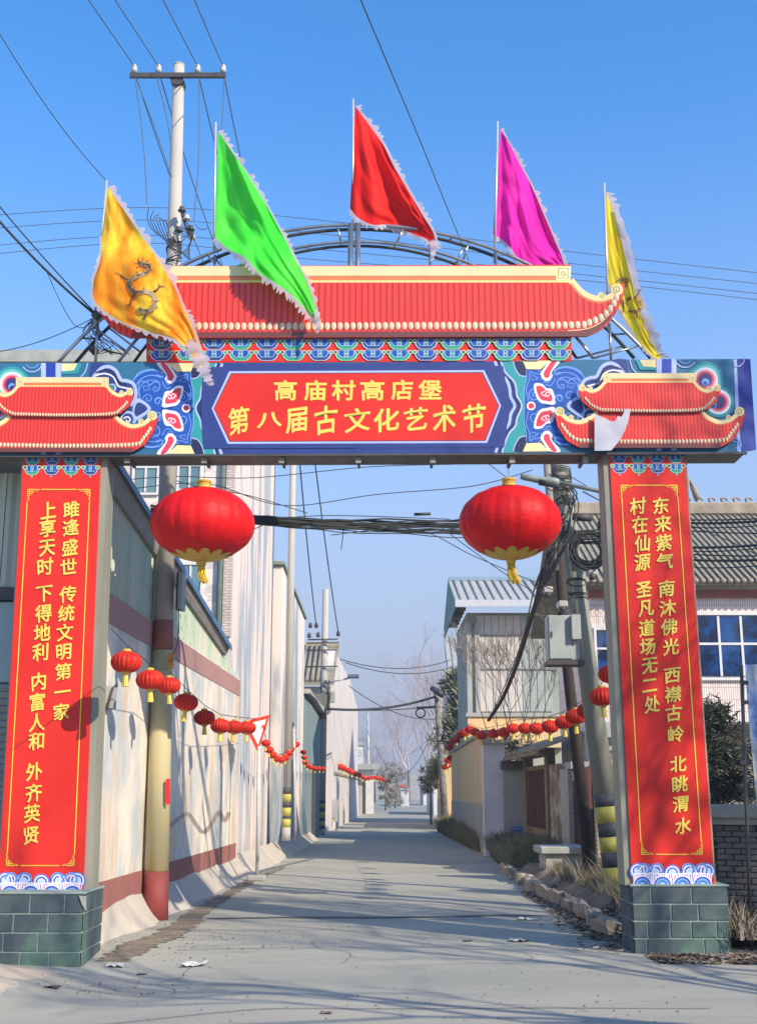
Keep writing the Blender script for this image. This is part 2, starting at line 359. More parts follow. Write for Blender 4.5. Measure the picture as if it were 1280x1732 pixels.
# ================================================================= ground
g = MB(); g.face([(-900, -300, -.25), (900, -300, -.25), (900, 1800, -.25), (-900, 1800, -.25)], M_earth)
tag(g.build('ground', normals=False, origin=(0, 0, -.25)), kind='structure')
g = MB()
xs = [-32, -20, -12, -8, -6.5]+[-6+.25*i for i in range(49)]+[6.5, 8, 12, 20, 32]
ys = [-30, -20, -10, -4, 0]+[2+.25*i for i in range(60)]+[17+1.0*i for i in range(60)]+[80, 95, 120, 160, 220, 300]
n = len(ys)
for x in xs:
    for y in ys: g.v.append(Vector((x+(SL*(y-12) if y > 12 else 0), y, gz(x, y))))
for i in range(len(xs)-1):
    for j in range(n-1): g.f.append((i*n+j, (i+1)*n+j, (i+1)*n+j+1, i*n+j+1)); g.m.append(0); g.sm.append(True)
g.mats = [M_conc]
tag(g.build('road', origin=(0, 0, 0)), kind='structure')
g = MB()                                            # dark joint across the road
N = 60
for i in range(N):
    a, b = i/N, (i+1)/N
    def jp(t, k):
        x = -2.15+4.35*t; y = 15.62+.42*t+.05*math.sin(t*9)+.05*(vn(t*14, 3)-.5); w = .085*(.35+.65*math.sin(math.pi*min(1, t*1.02)) ** .5)*(.7+.6*vn(t*22, 8))
        return (x, y+w*k, gz(x, y)+.008)
    g.face([jp(a, -1), jp(b, -1), jp(b, 1), jp(a, 1)], M_crack)
tag(g.build('road_joint'), kind='structure')
g = MB()                                            # slab joints and cracks in the concrete
def ribbon(P_, w):
    for p, q in zip(P_, P_[1:]):
        d_ = Vector((q[0]-p[0], q[1]-p[1], 0)).normalized(); o_ = Vector((-d_.y, d_.x, 0))*w/2
        g.face([Vector((p[0], p[1], gz(p[0], p[1])+.006))+o_, Vector((p[0], p[1], gz(p[0], p[1])+.006))-o_, Vector((q[0], q[1], gz(*q[:2])+.006))-o_, Vector((q[0], q[1], gz(*q[:2])+.006))+o_], M_crack)
for Y in (9.3, 12.9, 20.2, 24.9, 29.5, 34.2, 39, 44, 49.5, 55): ribbon([(-2.1+.22*i+SL*(Y-12), Y+.03*vn(i*.9, Y)) for i in range(22)], .016 if Y < 30 else .03)
rc_ = random.Random(41)
for k in range(7):
    x, y = rc_.uniform(-1.8, 2), rc_.uniform(8.6, 22); an = rc_.uniform(-.6, .6)+(1.57 if k % 3 == 0 else 0); P_ = [(x, y)]
    for i in range(rc_.randint(9, 18)): an += rc_.uniform(-.5, .5); x += .12*math.cos(an); y += .12*math.sin(an); P_.append((x, y))
    ribbon(P_, .007)
tag(g.build('slab_joints'), kind='structure')
g = MB()                                            # dirt washed against the left apron
P = [(190, 1612, 34), (230, 1598, 42), (285, 1582, 38), (330, 1548, 26), (380, 1516, 18), (430, 1488, 12), (480, 1468, 8)]
L = spline([(a, b, c) for a, b, c in P], 22)
for i in range(len(L)-1):
    def ep(q, s_, k):
        w = q[2]*(.30+.45*vn(k*.9, 5+s_)+.35*vn(k*3.1, 8+s_)); p = G(q[0]+s_*w, q[1]); p.z = gz(p.x, p.y)+.007; return p
    g.face([ep(L[i], -1, i), ep(L[i], 1, i), ep(L[i+1], 1, i+1), ep(L[i+1], -1, i+1)], M_dirt)
tag(g.build('dirt_strip'), kind='stuff')
g = MB()                                            # pale dust heaped against the left pedestal
def mound(a, b):
    x = -7.5+5.3*a; y = 8.6+3.6*b; e = math.exp(-((x+4.9)/1.9)**4-((y-10.7)/1.35)**4)
    return (x, y, gz(x, y)-.03+.04*min(1, e*2.2)*(.6+.8*vn(x*4, y*4)))
g.grid(mound, 70, 50, M_sand)
tag(g.build('dust_mound'), kind='structure')
# left apron: concrete fillet between wall foot and road
g = MB()
ny = 150
def apron(a, b):
    Y = 12.7+28*a; seg = ((Y-12.7)/2.15) % 1
    xw = -3.42+SL*Y; xe = (-2.62+.03*(Y-13)) if Y < 30 else -2.11+.015*(Y-30)
    xe -= .16*math.exp(-((seg-.5)/.5)**2)*(1 if Y < 26 else .4)
    xe -= .20*sm(14.4, 12.9, Y)
    top = .42-.004*(Y-13)
    h = (1-b)**1.25
    z = top*h+.045*math.exp(-(min(seg, 1-seg)/.05)**2)*(1-b)*b*4+.03*(vn(Y*2.2, b*3)-.5)*(1-b)
    return (xw+(xe-xw)*b+.04*(vn(Y*1.7, 9)-.5)*b, Y, z-.02*b+gz(xe, Y)*b)
g.grid(apron, ny, 10, M_apron)
tag(g.build('concrete_apron'), kind='structure')
# right verge: raised dirt
g = MB()
VE = [(12.6, 2.50), (13.5, 2.50), (15, 2.52), (17.6, 2.50), (20, 2.46), (23.7, 2.50), (27, 2.62), (33, 2.85), (42, 2.70), (50, 2.62), (60, 2.9)]
def vx(Y):
    for (a, xa), (b, xb) in zip(VE, VE[1:]):
        if Y <= b: return xa+(xb-xa)*(Y-a)/(b-a)
    return VE[-1][1]
def verge(a, b):
    Y = 12.6+46*a*a*.35+46*a*.65; x0 = vx(Y)+.10*(vn(Y*1.3, 2)-.5); x = x0+(3.2+SL*Y*.5)*b
    z = -.02+.24*sm(0, .13, b)+.10*(vn(x*2.3, Y*2.1)-.4)*sm(0, .1, b)+.05*(vn(x*7, Y*6)-.5)*sm(0, .05, b)
    return (x, Y, z)
g.grid(verge, 170, 34, M_dirt)
tag(g.build('dirt_verge'), kind='structure')
# kerb of broken stones along the verge
kb = thing('kerb', (2.55, 18, 0), None, None); kb['kind'] = 'structure'
Y = 13.7; k = 0
while Y < 24.5:
    ln = random.uniform(.35, .95); mb = MB(); x = vx(Y)+.05
    Mx = Matrix.Translation((x+random.uniform(-.05, .05), Y+ln/2, .07)) @ Matrix.Rotation(random.uniform(-.14, .14)+.02, 4, 'Z') @ Matrix.Rotation(random.uniform(-.12, .12), 4, 'Y')
    bm = bmesh.new(); bmesh.ops.create_cube(bm, size=1); bmesh.ops.subdivide_edges(bm, edges=bm.edges, cuts=2, use_grid_fill=True)
    mb.raw([Mx @ Vector((v.co.x*.17*(1+random.uniform(-.2, .2)), v.co.y*ln*.96+random.uniform(-.02, .02), v.co.z*.19+random.uniform(-.035, .035))) for v in bm.verts], [[v.index for v in f.verts] for f in bm.faces], M_stone); bm.free()
    mb.build('stone', kb); Y += ln+random.choice([.02, .05, .3, .1]); k += 1
# ================================================================= helpers for buildings
def window(par, x0, x1, z0, z1, Y, mf, mg, cols=2, rows=(1,), fr=.05, sub=True, dep=.06):
    f = MB(); 
    f.box(x0, x1, Y-dep, Y, z0, z0+fr, mf); f.box(x0, x1, Y-dep, Y, z1-fr, z1, mf)
    f.box(x0, x0+fr, Y-dep, Y, z0+fr, z1-fr, mf); f.box(x1-fr, x1, Y-dep, Y, z0+fr, z1-fr, mf)
    H = z1-z0-2*fr; tot = sum(rows); zs = [z0+fr]
    for r_ in rows: zs.append(zs[-1]+H*r_/tot)
    cw = (x1-x0-2*fr)/cols; t = fr*.4
    for z in zs[1:-1]: f.box(x0+fr, x1-fr, Y-dep+.004, Y, z-t, z+t, mf)
    for i in range(1, cols):
        for a, b in zip(zs, zs[1:]): f.box(x0+fr+cw*i-t, x0+fr+cw*i+t, Y-dep+.004, Y, a+t, b-t, mf)
    o = f.build('window', par)
    for i in range(cols):
        for a, b in zip(zs, zs[1:]):
            p = MB(); p.box(x0+fr+cw*i+t+.001, x0+fr+cw*(i+1)-t-.001, Y-.03, Y-.022, a+t+.001, b-t-.001, mg); p.build('pane', o if sub else par)
    return o
# ================================================================= left workshop with mural wall
ws = thing('workshop', (-5.5, 18, 0), 'low workshop with mural wall, green cladding and blue edged eave behind left pillar', 'building')
TW = -3.38
rake = lambda Y: 4.88-.104*(Y-12.9)
mb = MB(); sbox(mb, TW-.22, TW, 12.95, 23.62, 0, 3.74, M_mural); mb.build('street_wall', ws)
mb = MB(); sbox(mb, TW-.02, TW+.012, 12.96, 23.6, .12, .60, M_redband); mb.build('base_band', ws)
mb = MB(); sbox(mb, TW-.02, TW+.010, 12.96, 23.6, 3.40, 3.735, M_pinkband, zf=3.70); mb.build('top_band', ws)
Yp = 12.97
while Yp < 23.3:
    mb = MB(); w = .72; nn = 20
    pr = []
    for i in range(nn+1):
        q = (i*5/nn) % 1; pr.append((Yp+w*i/nn, .028 if q < .3 else (-.005)))
    for (a, da), (b, db) in zip(pr, pr[1:]):
        p = [S(TW-.05+da, a, 3.742), S(TW-.05+db, b, 3.742), S(TW-.05+db, b, rake(b)), S(TW-.05+da, a, rake(a))]
        if p[2].z > 3.76: mb.face(p, M_clad)
    if mb.v: mb.build('cladding_panel', ws)
    Yp += w+.004
zc = lambda Y: 4.88-.104*(Y-12.9)
zt = lambda Y: 5.135-.1185*(Y-13.0)
ya, yb = 12.83, 21.6
mb = MB(); vs = []
for Y in (ya, yb): vs += [S(TW-.06, Y, zc(Y)), S(TW+.02, Y, zc(Y)), S(TW+.085, Y, zt(Y)), S(TW-.06, Y, zt(Y))]
mb.raw(vs, ((0, 1, 2, 3), (7, 6, 5, 4), (0, 4, 5, 1), (1, 5, 6, 2), (2, 6, 7, 3), (3, 7, 4, 0)), M_soffit); mb.build('eave_board', ws)
mb = MB(); mb.prism([S(TW-3.6, ya-.02, zt(ya)+.52), S(TW+.10, ya-.02, zt(ya)+.002), S(TW+.10, yb+.05, zt(yb)+.002), S(TW-3.6, yb+.05, zt(yb)+.52)], (0, 0, .035), M_soffit); mb.build('roof', ws)
mb = MB(); vs = []
for Y in (ya-.03, yb+.06): vs += [S(TW+.101, Y, zt(Y)-.035), S(TW+.12, Y, zt(Y)-.035), S(TW+.12, Y, zt(Y)+.05), S(TW+.101, Y, zt(Y)+.05)]
mb.raw(vs, ((0, 1, 2, 3), (7, 6, 5, 4), (0, 4, 5, 1), (1, 5, 6, 2), (2, 6, 7, 3), (3, 7, 4, 0)), M_blue); mb.build('fascia', ws)
# front of the workshop beside the left pillar
mb = MB(); mb.box(-9, -3.30, 12.98, 13.2, 0, .02, M_greyplas); mb.box(-9, -3.30, 13.06, 13.2, .02, 5.0, M_greyplas); mb.build('front_wall', ws)
mb = MB(); mb.box(-9, -3.32, 12.94, 13.05, 3.62, 3.76, M_dark); mb.box(-3.98, -3.86, 12.96, 13.05, 0, 3.62, M_soffit); mb.build('lintel', ws)
mb = MB(); mb.box(-9, -3.99, 12.99, 13.05, 2.72, 3.60, M_pane); mb.build('front_panel', ws)
for i in range(14):
    mb = MB(); x0 = -3.36-.42*(i+1); nn = 8
    for j in range(nn):
        a = x0+.41*j/nn; b = x0+.41*(j+1)/nn; da = .03 if j % 4 < 2 else 0; db = .03 if (j+1) % 4 < 2 else 0
        mb.face([(a, 13.0-da, 3.77), (b, 13.0-db, 3.77), (b, 13.0-db, 5.08), (a, 13.0-da, 5.08)], M_clad)
    mb.build('cladding_panel', ws)
for i in range(34):
    mb = MB(); z = .05+i*.078; mb.raw([(-9, 12.99, z), (-3.99, 12.99, z), (-3.99, 12.965, z+.035), (-9, 12.965, z+.035), (-3.99, 12.99, z+.072), (-9, 12.99, z+.072)], ((0, 1, 2, 3), (3, 2, 4, 5)), M_shut); mb.build('shutter_slat', ws)
# mural painting on the street wall (flat paint)
art = Art(lambda u, v: LW(u, v, TW), Vector((1, 0, 0)), .0006)
m_mt = mat('mural_brown_line', (.34, .25, .20), (.42, .34, .28), scale=3)
art.line([(286, 1399), (303, 1384), (318, 1377), (330, 1392), (342, 1407), (352, 1402), (363, 1384), (371, 1374), (380, 1388), (388, 1374)], 7, m_mt, smooth=5)
art.mb.build('mural_painting', ws, normals=False)
mb = MB(); p = LW(186, 1180, TW+.03); mb.box(p.x-.03, p.x+.05, p.y-.1, p.y+.12, p.z-.12, p.z+.12, M_greyplas); 
mb.tube([(p.x, p.y-.12, p.z-.14), (p.x+.06, p.y-.12, p.z+.1), (p.x+.05, p.y+.1, p.z+.16), (p.x, p.y+.12, p.z-.1)], .012, M_dark, 5); mb.build('meter_box', ws)
mb = MB(); p = LW(284, 1339, TW+.30); mb.box(p.x-.004, p.x+.004, p.y-.09, p.y+.09, p.z-.3, p.z+.3, flat('#e0221c'))
# (the red paper strip hangs on the pole, built with it)
del mb
# ================================================================= tall tiled building behind
tb = thing('tall_building', (-6, 26, 0), 'tall pale tiled building with streaked peeling side wall beside the large left lantern', 'building')
TT = -3.58; YF = 23.65
xc = TT+SL*YF
mb = MB(); mb.box(-13, xc, YF, YF+.2, 0, 10.1, M_swirl); mb.build('front_wall', tb)
mb = MB(); A = [S(TT-.2, YF+.2, 0), S(TT, YF, 0), S(TT, 30.6, 0), S(TT-.2, 30.6, 0)]
mb.raw(A+[p+Vector((0, 0, 10.1)) for p in A], ((0, 1, 2, 3), (7, 6, 5, 4), (0, 4, 5, 1), (1, 5, 6, 2), (2, 6, 7, 3), (3, 7, 4, 0)), M_peel); mb.build('side_wall', tb)
mb = MB(); mb.box(-13, xc-.2, 30.4, 30.6, 0, 10.1, M_greyplas); mb.box(-13.2, -13, YF, 30.6, 0, 10.1, M_greyplas); mb.build('back_wall', tb)
mb = MB(); mb.box(-13.1, xc+.02, YF-.08, YF+7.0, 10.101, 10.36, M_white); mb.build('parapet', tb)
mb = MB(); mb.box(-13.2, xc+.08, YF-.2, YF+7.1, 10.362, 10.62, M_slab); mb.build('roof', tb)
for i in range(12):
    mb = MB(); mb.bbox(-12.5+i*.78, -12.38+i*.78, YF-.13, YF-.085, 10.10, 10.355, M_frameW); mb.build('parapet_post', tb)
def pxwin(u0, u1, v0, v1, Y, par, mf, mg, cols, rows, **k):
    a = W(u0, v1, Y); b = W(u1, v0, Y); return window(par, a.x, b.x, a.z, b.z, Y, mf, mg, cols, rows, **k)
pxwin(223, 273, 745, 838, YF, tb, M_frameW, M_glassT, 2, (1, 1))
pxwin(299, 345, 745, 832, YF, tb, M_frameW, M_glassT, 2, (1, 1))
pxwin(160, 208, 745, 838, YF, tb, M_frameW, M_glassT, 2, (1, 1))
pxwin(299, 345, 952, 1034, YF, tb, M_frameW, M_glassT, 2, (1, 2))
pxwin(223, 273, 952, 1034, YF, tb, M_frameW, M_glassT, 2, (1, 2))
mb = MB(); a = W(369, 1090, YF-.06); mb.tube([(a.x, YF-.07, .3), (a.x, YF-.07, 10)], .06, mat('drain_green', (.08, .13, .11), (.13, .17, .14), scale=5), 8); mb.build('downpipe', tb)
mb = MB(); a = W(376, 1077, YF); b = W(399, 790, YF); mb.box(a.x, xc-.01, YF-.10, YF-.002, a.z, 10.08, M_tile); mb.build('corner_pier', tb)
for v in (860, 1036):
    mb = MB(); z = W(280, v, YF).z; mb.box(-8.5, W(358, v, YF).x, YF-.05, YF-.002, z-.09, z+.03, M_tile); mb.build('sill_band', tb)
mb = MB(); a = W(383, 1200, YF); mb.box(-5, xc-.02, YF-.16, YF-.11, 3.2, W(383, 1082, YF).z, M_pinkplas); mb.build('annex_wall', tb)
# ================================================================= second building on the left
b2 = thing('peeling_building', (-4.5, 35, 0), 'lower building with grey and pink peeling side wall and sloping top behind left slim pole', 'building')
mb = MB(); t2 = -3.38
A = [S(t2-5, 31.0, 0), S(t2, 31.0, 0), S(t2, 37.8, 0), S(t2-5, 37.8, 0)]; Z = [7.5, 7.42, 6.95, 6.95]
mb.raw(A+[Vector((p.x, p.y, z)) for p, z in zip(A, Z)], ((0, 1, 2, 3), (7, 6, 5, 4), (0, 4, 5, 1), (1, 5, 6, 2), (2, 6, 7, 3), (3, 7, 4, 0)), M_peel2); mb.build('wall', b2)
mb = MB(); mb.prism([S(t2-5, 30.9, 7.52), S(t2+.06, 30.9, 7.44), S(t2+.06, 37.9, 6.97), S(t2-5, 37.9, 6.97)], (0, 0, .09), mat('mossy_coping', (.2, .25, .17), (.3, .3, .25))); mb.build('roof', b2)
mb = MB(); sbox(mb, t2-.01, t2+.02, 32.3, 33.4, .2, 2.6, M_pinkplas); mb.build('mural_panel', b2)
mb = MB(); sbox(mb, t2-.01, t2+.02, 33.6, 34.6, 2.6, 3.5, M_dark); mb.build('vent', b2)
b2['label'] = b2['label']
# lower teal shaded house between the poles
b3 = thing('teal_house', (-4.4, 43, 0), 'shaded teal painted wall with dark door between the two striped left poles', 'building')
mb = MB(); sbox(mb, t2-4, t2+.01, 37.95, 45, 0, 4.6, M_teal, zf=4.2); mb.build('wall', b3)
mb = MB(); sbox(mb, t2-.0, t2+.05, 41.3, 42.6, .1, 2.5, M_dark); mb.build('door', b3)
mb = MB(); sbox(mb, t2-4.1, t2+.2, 37.85, 45.1, 4.605, 4.75, M_greyplas, zf=4.35); mb.build('roof', b3)
mb = MB(); sbox(mb, t2-.3, t2+.25, 44.2, 44.8, 4.2, 5.1, mat('rust_awning', (.20, .17, .12), (.12, .13, .11))); mb.build('roof_box', b3)
# ================================================================= gabled house far left
b4 = thing('gabled_house', (-4, 60, 0), 'far house with grey tiled roof, green balcony and sunlit pale pink gable end', 'house')
t4 = -3.32
P = [S(t4, 50.5, 0), S(t4, 76, 0), LW(605, 1200, t4), LW(592, 1150, t4), LW(566, 1100, t4), S(t4, 50.5, 6.4)]
mb = MB(); mb.prism(P, (-.3, 0, 0), M_pinkplas); mb.build('gable_wall', b4)
mb = MB(); mb.box(-7.5, S(t4, 50.5, 0).x-.3, 50.4, 50.7, 0, 5.9, M_white); mb.build('front_wall', b4)
rt = LW(566, 1098, t4); z1 = rt.z
eL = 5.9
mb = MB(); A = [(-7.6, 49.6, eL), (S(t4, 50, 0).x+.12, 49.6, eL), (rt.x+.12, rt.y+1, z1+.1), (-7.6, rt.y+1, z1+.1)]; mb.prism(A, (0, 0, .12), M_roofold); mb.build('roof', b4)
for i in range(24):
    x = -7.5+i*.225; mb = MB(); mb.tube([(x, 49.58, eL+.15), (x, rt.y+.95, z1+.25)], .09, M_roofold, 5); mb.build('tile_row', b4)
mb = MB(); mb.tube([(-7.6, rt.y+1, z1+.3), (rt.x+.15, rt.y+1, z1+.3)], .16, M_roofold, 6); mb.build('ridge', b4)
mgr = mat('green_rail', (.10, .27, .22), (.07, .2, .17))
mb = MB(); mb.box(-7, -2.3, 49.5, 50.4, 4.3, 4.5, M_slab); mb.build('balcony_slab', b4)
for i in range(16):
    mb = MB(); mb.box(-6.9+i*.3, -6.85+i*.3, 49.52, 49.57, 4.5, 5.4, mgr); mb.build('baluster', b4)
mb = MB(); mb.box(-6.95, -2.35, 49.5, 49.6, 5.402, 5.48, mgr); mb.build('rail', b4)
window(b4, -5.2, -3.6, 4.6, 5.6, 50.39, M_frameW, M_glassT, 2, (1, 1)); window(b4, -4.6, -3.2, 1.2, 2.8, 50.39, M_frameW, M_glassT, 2, (1, 1))
# low walls and gateway along the far left road edge
fw = thing('roadside_wall', (-1.6, 60, 0), 'low pink and grey wall with sloping tiled coping along far left road edge', 'wall')
tl = -3.62
mb = MB(); sbox(mb, tl-.3, tl, 52, 90, 0, 2.35, M_pinkplas); mb.build('wall', fw)
for i in range(6):
    mb = MB(); sbox(mb, tl-.01, tl+.03, 54+6*i, 57.5+6*i, .1, 2.2, M_tangrey if i % 2 else M_greyplas); mb.build('panel', fw)
for i in range(20):
    mb = MB(); mb.prism([S(tl+.35, 52+1.9*i, 2.3), S(tl+.35, 53.85+1.9*i, 2.3), S(tl-.5, 53.85+1.9*i, 2.95), S(tl-.5, 52+1.9*i, 2.95)], (0, 0, .08), M_roofold); mb.build('coping_tile', fw)
mb = MB(); mb.box(-2.95, S(tl, 52, 0).x, 51.6, 51.95, 0, 2.9, M_pinkplas); mb.build('gate_pier', fw)
mb = MB(); mb.box(-2.35, -1.7, 50.9, 51.1, .35, 1.25, M_greyplas); mb.box(-2.25, -1.8, 50.86, 50.9, .5, 1.1, M_slab)
for x in (-2.3, -1.75): mb.box(x-.03, x+.03, 50.95, 51.05, 0, .35, M_dark)
tag(mb.build('notice_board'), 'small grey notice board low beside the second striped pole', 'board')
fd = thing('far_gateway', (-.9, 92, 0), 'white walled far gateway with dark door at end of pink wall', 'gateway')
mb = MB(); mb.box(-2.2, -.35, 90.3, 90.6, 0, 3.2, M_white); mb.build('wall', fd)
mb = MB(); mb.box(-1.75, -.95, 90.2, 90.29, 0, 2.5, M_dark); mb.build('door', fd)
mb = MB(); mb.box(-2.8, .1, 89.8, 91, 3.202, 3.6, M_slab); mb.build('roof', fd)
mb = MB(); mb.box(-2.6, -1.2, 91.5, 95, 0, 5, M_white); mb.box(-2.7, -1.1, 91.4, 95.1, 5.002, 5.3, M_slab); mb.build('rear_block', fd)
# ================================================================= right side walls
tw = thing('tan_wall', (3.3, 42, 0), 'long tan and grey painted wall on the right with weeds at its foot', 'wall')
def rw(Y): return 2.73+(Y-31)*.006
def rbox(mb, Y0, Y1, a, b, z0, z1, m):
    p = [(rw(Y0)+a, Y0), (rw(Y0)+b, Y0), (rw(Y1)+b, Y1), (rw(Y1)+a, Y1)]
    mb.raw([Vector((x, y, z0)) for x, y in p]+[Vector((x, y, z1)) for x, y in p], ((3, 2, 1, 0), (4, 5, 6, 7), (0, 1, 5, 4), (1, 2, 6, 5), (2, 3, 7, 6), (3, 0, 4, 7)), m)
mb = MB(); rbox(mb, 31.1, 47, 0, .3, 0, 3.02, M_tan); rbox(mb, 52, 60, 0, .3, 0, 3.02, M_tan); mb.build('wall', tw)
mb = MB(); rbox(mb, 31.1, 47, -.02, 0.01, .1, 1.25, M_tangrey); rbox(mb, 52, 60, -.02, .01, .1, 1.25, M_tangrey); mb.build('dado', tw)
mb = MB(); rbox(mb, 31.0, 47.1, -.08, .38, 3.021, 3.12, M_slab); rbox(mb, 52, 60.1, -.08, .38, 3.021, 3.12, M_slab); mb.build('coping', tw)
mb = MB(); a = W(820, 1445, 30.6); b = W(853, 1258, 30.6); mb.bbox(a.x, b.x, 30.6, 31.05, 0, b.z, M_white); mb.bbox(a.x-.05, b.x+.05, 30.5, 31.1, b.z+.001, b.z+.09, M_slab)
tag(mb.build('white_pillar'), 'tall white square gate pillar at the near end of tan wall', 'pillar')
lw_ = thing('low_white_wall', (3.4, 30, 0), 'low white wall panel with dark coping and small blue printed notice', 'wall')
a = W(853, 1440, 30.2); b = W(884, 1302, 30.2)
mb = MB(); mb.box(a.x, b.x+.1, 30.2, 30.45, 0, b.z, M_greyplas); mb.build('wall', lw_)
mb = MB(); mb.box(a.x-.03, b.x+.15, 30.12, 30.5, b.z+.001, b.z+.22, mat('dark_coping', (.10, .085, .075), (.16, .14, .12), bump=.4)); mb.build('coping', lw_)
ar = Art(lambda u, v: W(u, v, 30.195), step=.0008)
ar.fill([(864, 1398), (883, 1398), (883, 1412), (864, 1412)], '#2f62b8')
for i, x in enumerate((866, 870, 874, 878)): ar.line([(x, 1400.5), (x+2.5, 1400.5)], .9, '#d8dfe6', 0); ar.line([(x+.5, 1403), (x+2.8, 1403)], .9, '#d8dfe6', 0); ar.line([(x, 1408.5), (x+1.8, 1408.5)], 1.8, '#d8dfe6', 0)
ar.mb.build('printed_notice', lw_, normals=False)
# old timber gatehouse (faces the street, seen obliquely)
gh = thing('timber_gatehouse', (3.8, 26, 0), 'old weathered gatehouse with red brown wooden bars and sagging tiled canopy', 'gatehouse')
gx = lambda Y: 3.62+(30-Y)*.03
def gbox(nm, Y0, Y1, a, b, z0, z1, m, par=gh, bv=None):
    z0 *= .82; z1 *= .82
    mb = MB(); p = [(gx(Y0)+a, Y0), (gx(Y0)+b, Y0), (gx(Y1)+b, Y1), (gx(Y1)+a, Y1)]
    mb.raw([Vector((x, y, z0)) for x, y in p]+[Vector((x, y, z1)) for x, y in p], ((3, 2, 1, 0), (4, 5, 6, 7), (0, 1, 5, 4), (1, 2, 6, 5), (2, 3, 7, 6), (3, 0, 4, 7)), m); return mb.build(nm, par)
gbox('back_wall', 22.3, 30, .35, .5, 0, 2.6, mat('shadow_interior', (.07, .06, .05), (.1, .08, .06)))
gbox('timber_post', 29.6, 29.9, -.05, .15, 0, 2.85, M_wood); gbox('timber_post', 26.5, 26.8, -.05, .15, 0, 2.85, M_wood)
gbox('lintel', 26.4, 30, -.10, .12, 2.85, 3.05, M_wood); gbox('lintel', 26.4, 30, -.03, .10, 2.5, 2.62, M_wood)
gbox('sill', 26.8, 29.6, -.06, .10, .75, .92, M_wood); gbox('sill_wall', 26.8, 29.6, 0, .1, 0, .75, M_stone)
for i in range(9): gbox('wooden_bar', 27.0+i*.29, 27.12+i*.29, -.01, .05, .92, 2.5, M_woodred)
gbox('plaster_pier', 25.0, 26.4, -.02, .3, 0, 2.6, mat('flaking_plaster', (.42, .37, .28), (.17, .13, .09), rough=.95, scale=2.2, bump=.5, detail=9, lo=.42, hi=.55))
gbox('stone_pier', 24.1, 24.95, -.04, .3, 0, 2.45, M_slab)
for i in range(26): gbox('brick', 23.55, 24.05, -.05, .25, .02+i*.092, .105+i*.092, M_brickG)
for i in range(7): gbox('red_bar', 22.3+i*.17, 22.38+i*.17, -.0, .06, .35, 2.45, M_woodred)
gbox('pier_cap', 23.5, 24.1, -.08, .3, 2.43, 2.6, M_slab)
for i in range(12):
    Y0 = 25.2+i*.42; mb = MB(); mb.prism([(gx(Y0)-.45, Y0, 2.40+random.uniform(-.03, .03)), (gx(Y0)-.45, Y0+.38, 2.42), (gx(Y0)+.5, Y0+.40, 2.75), (gx(Y0)+.5, Y0, 2.73)], (0, 0, .07), M_roofold); mb.build('canopy_tile', gh)
gbox('rafter', 25.2, 30.2, -.5, -.42, 2.82, 2.92, M_wood)
mb = MB(); mb.box(3.72, 6.0, 20.9, 21.1, 0, 2.25, M_brickT); mb.box(3.68, 6.05, 20.85, 21.15, 2.251, 2.33, M_slab)
tag(mb.build('brick_wall'), 'pale brick yard wall between the dark wooden pole and striped pole', 'wall')
# trough / bench
bt = thing('stone_bench', (3.5, 21.5, 0), 'pale concrete slab bench at the roadside below the dark pole', 'bench')
a = W(918, 1500, 21.4); b = W(988, 1455, 21.4)
mb = MB(); mb.bbox(a.x+.05, b.x-.02, 21.4, 22.2, .02, .50, M_slab, b=.015); mb.build('base', bt)
mb = MB(); mb.bbox(a.x-.04, b.x+.05, 21.3, 22.3, .501, .63, M_slab, b=.02); mb.build('seat', bt)
# ================================================================= building A : corrugated roofed two storey
ba = thing('metal_roofed_house', (4.4, 40, 0), 'two storey grey green house with ribbed metal roof behind right lantern', 'house')
YA = 38
def wx(u, v, Y=YA): p = W(u, v, Y); return p
mgrn = mat('grey_green_wall', (.36, .39, .32), (.28, .32, .27), rough=.8, scale=1.3, bump=.15, detail=7)
x0 = wx(790, 1100).x; x1 = 5.75
mb = MB(); mb.box(x0, x1, YA, YA+5, 0, wx(800, 1052).z+.3, mgrn); mb.build('wall', ba)
mb = MB(); a = wx(800, 1213); mb.box(x0-.04, x1+.1, YA-.25, YA-.001, a.z-.95, a.z, M_tan); mb.build('lower_band', ba)
mb = MB(); mb.box(x0-.1, x1+.1, YA-.32, YA-.001, a.z+.001, a.z+.12, M_greyplas); mb.build('sill_ledge', ba)
for u in (790, 804):
    mb = MB(); p = wx(u, 1200); mb.bbox(p.x, p.x+.16, YA-.12, YA-.002, a.z+.121, wx(800, 1052).z-.05, M_greyplas); mb.build('corner_post', ba)
xs_ = [wx(806+i*11.2, 1100).x for i in range(7)]
mpan = mat('whitewashed_panel', (.62, .56, .50), (.50, .48, .44), rough=.8, scale=1.6, detail=7)
mpg = mat('grey_panel', (.38, .42, .38), (.31, .36, .33), rough=.8, scale=1.6)
vz = [wx(820, v).z for v in (1205, 1132, 1075, 1040)]
for i in range(10):
    for j in range(3):
        xa = wx(807, 1100).x+i*.235; mb = MB(); mb.bbox(xa, xa+.222, YA-.05, YA-.001, vz[j]+.02, vz[j+1]-.02, mpan if i < 6 else mpg, b=.01); mb.build('wall_panel', ba)
for j in range(1, 3):
    mb = MB(); mb.box(wx(806, 1100).x, x1, YA-.09, YA-.051, vz[j]-.02, vz[j]+.02, M_soffit); mb.build('rail', ba)
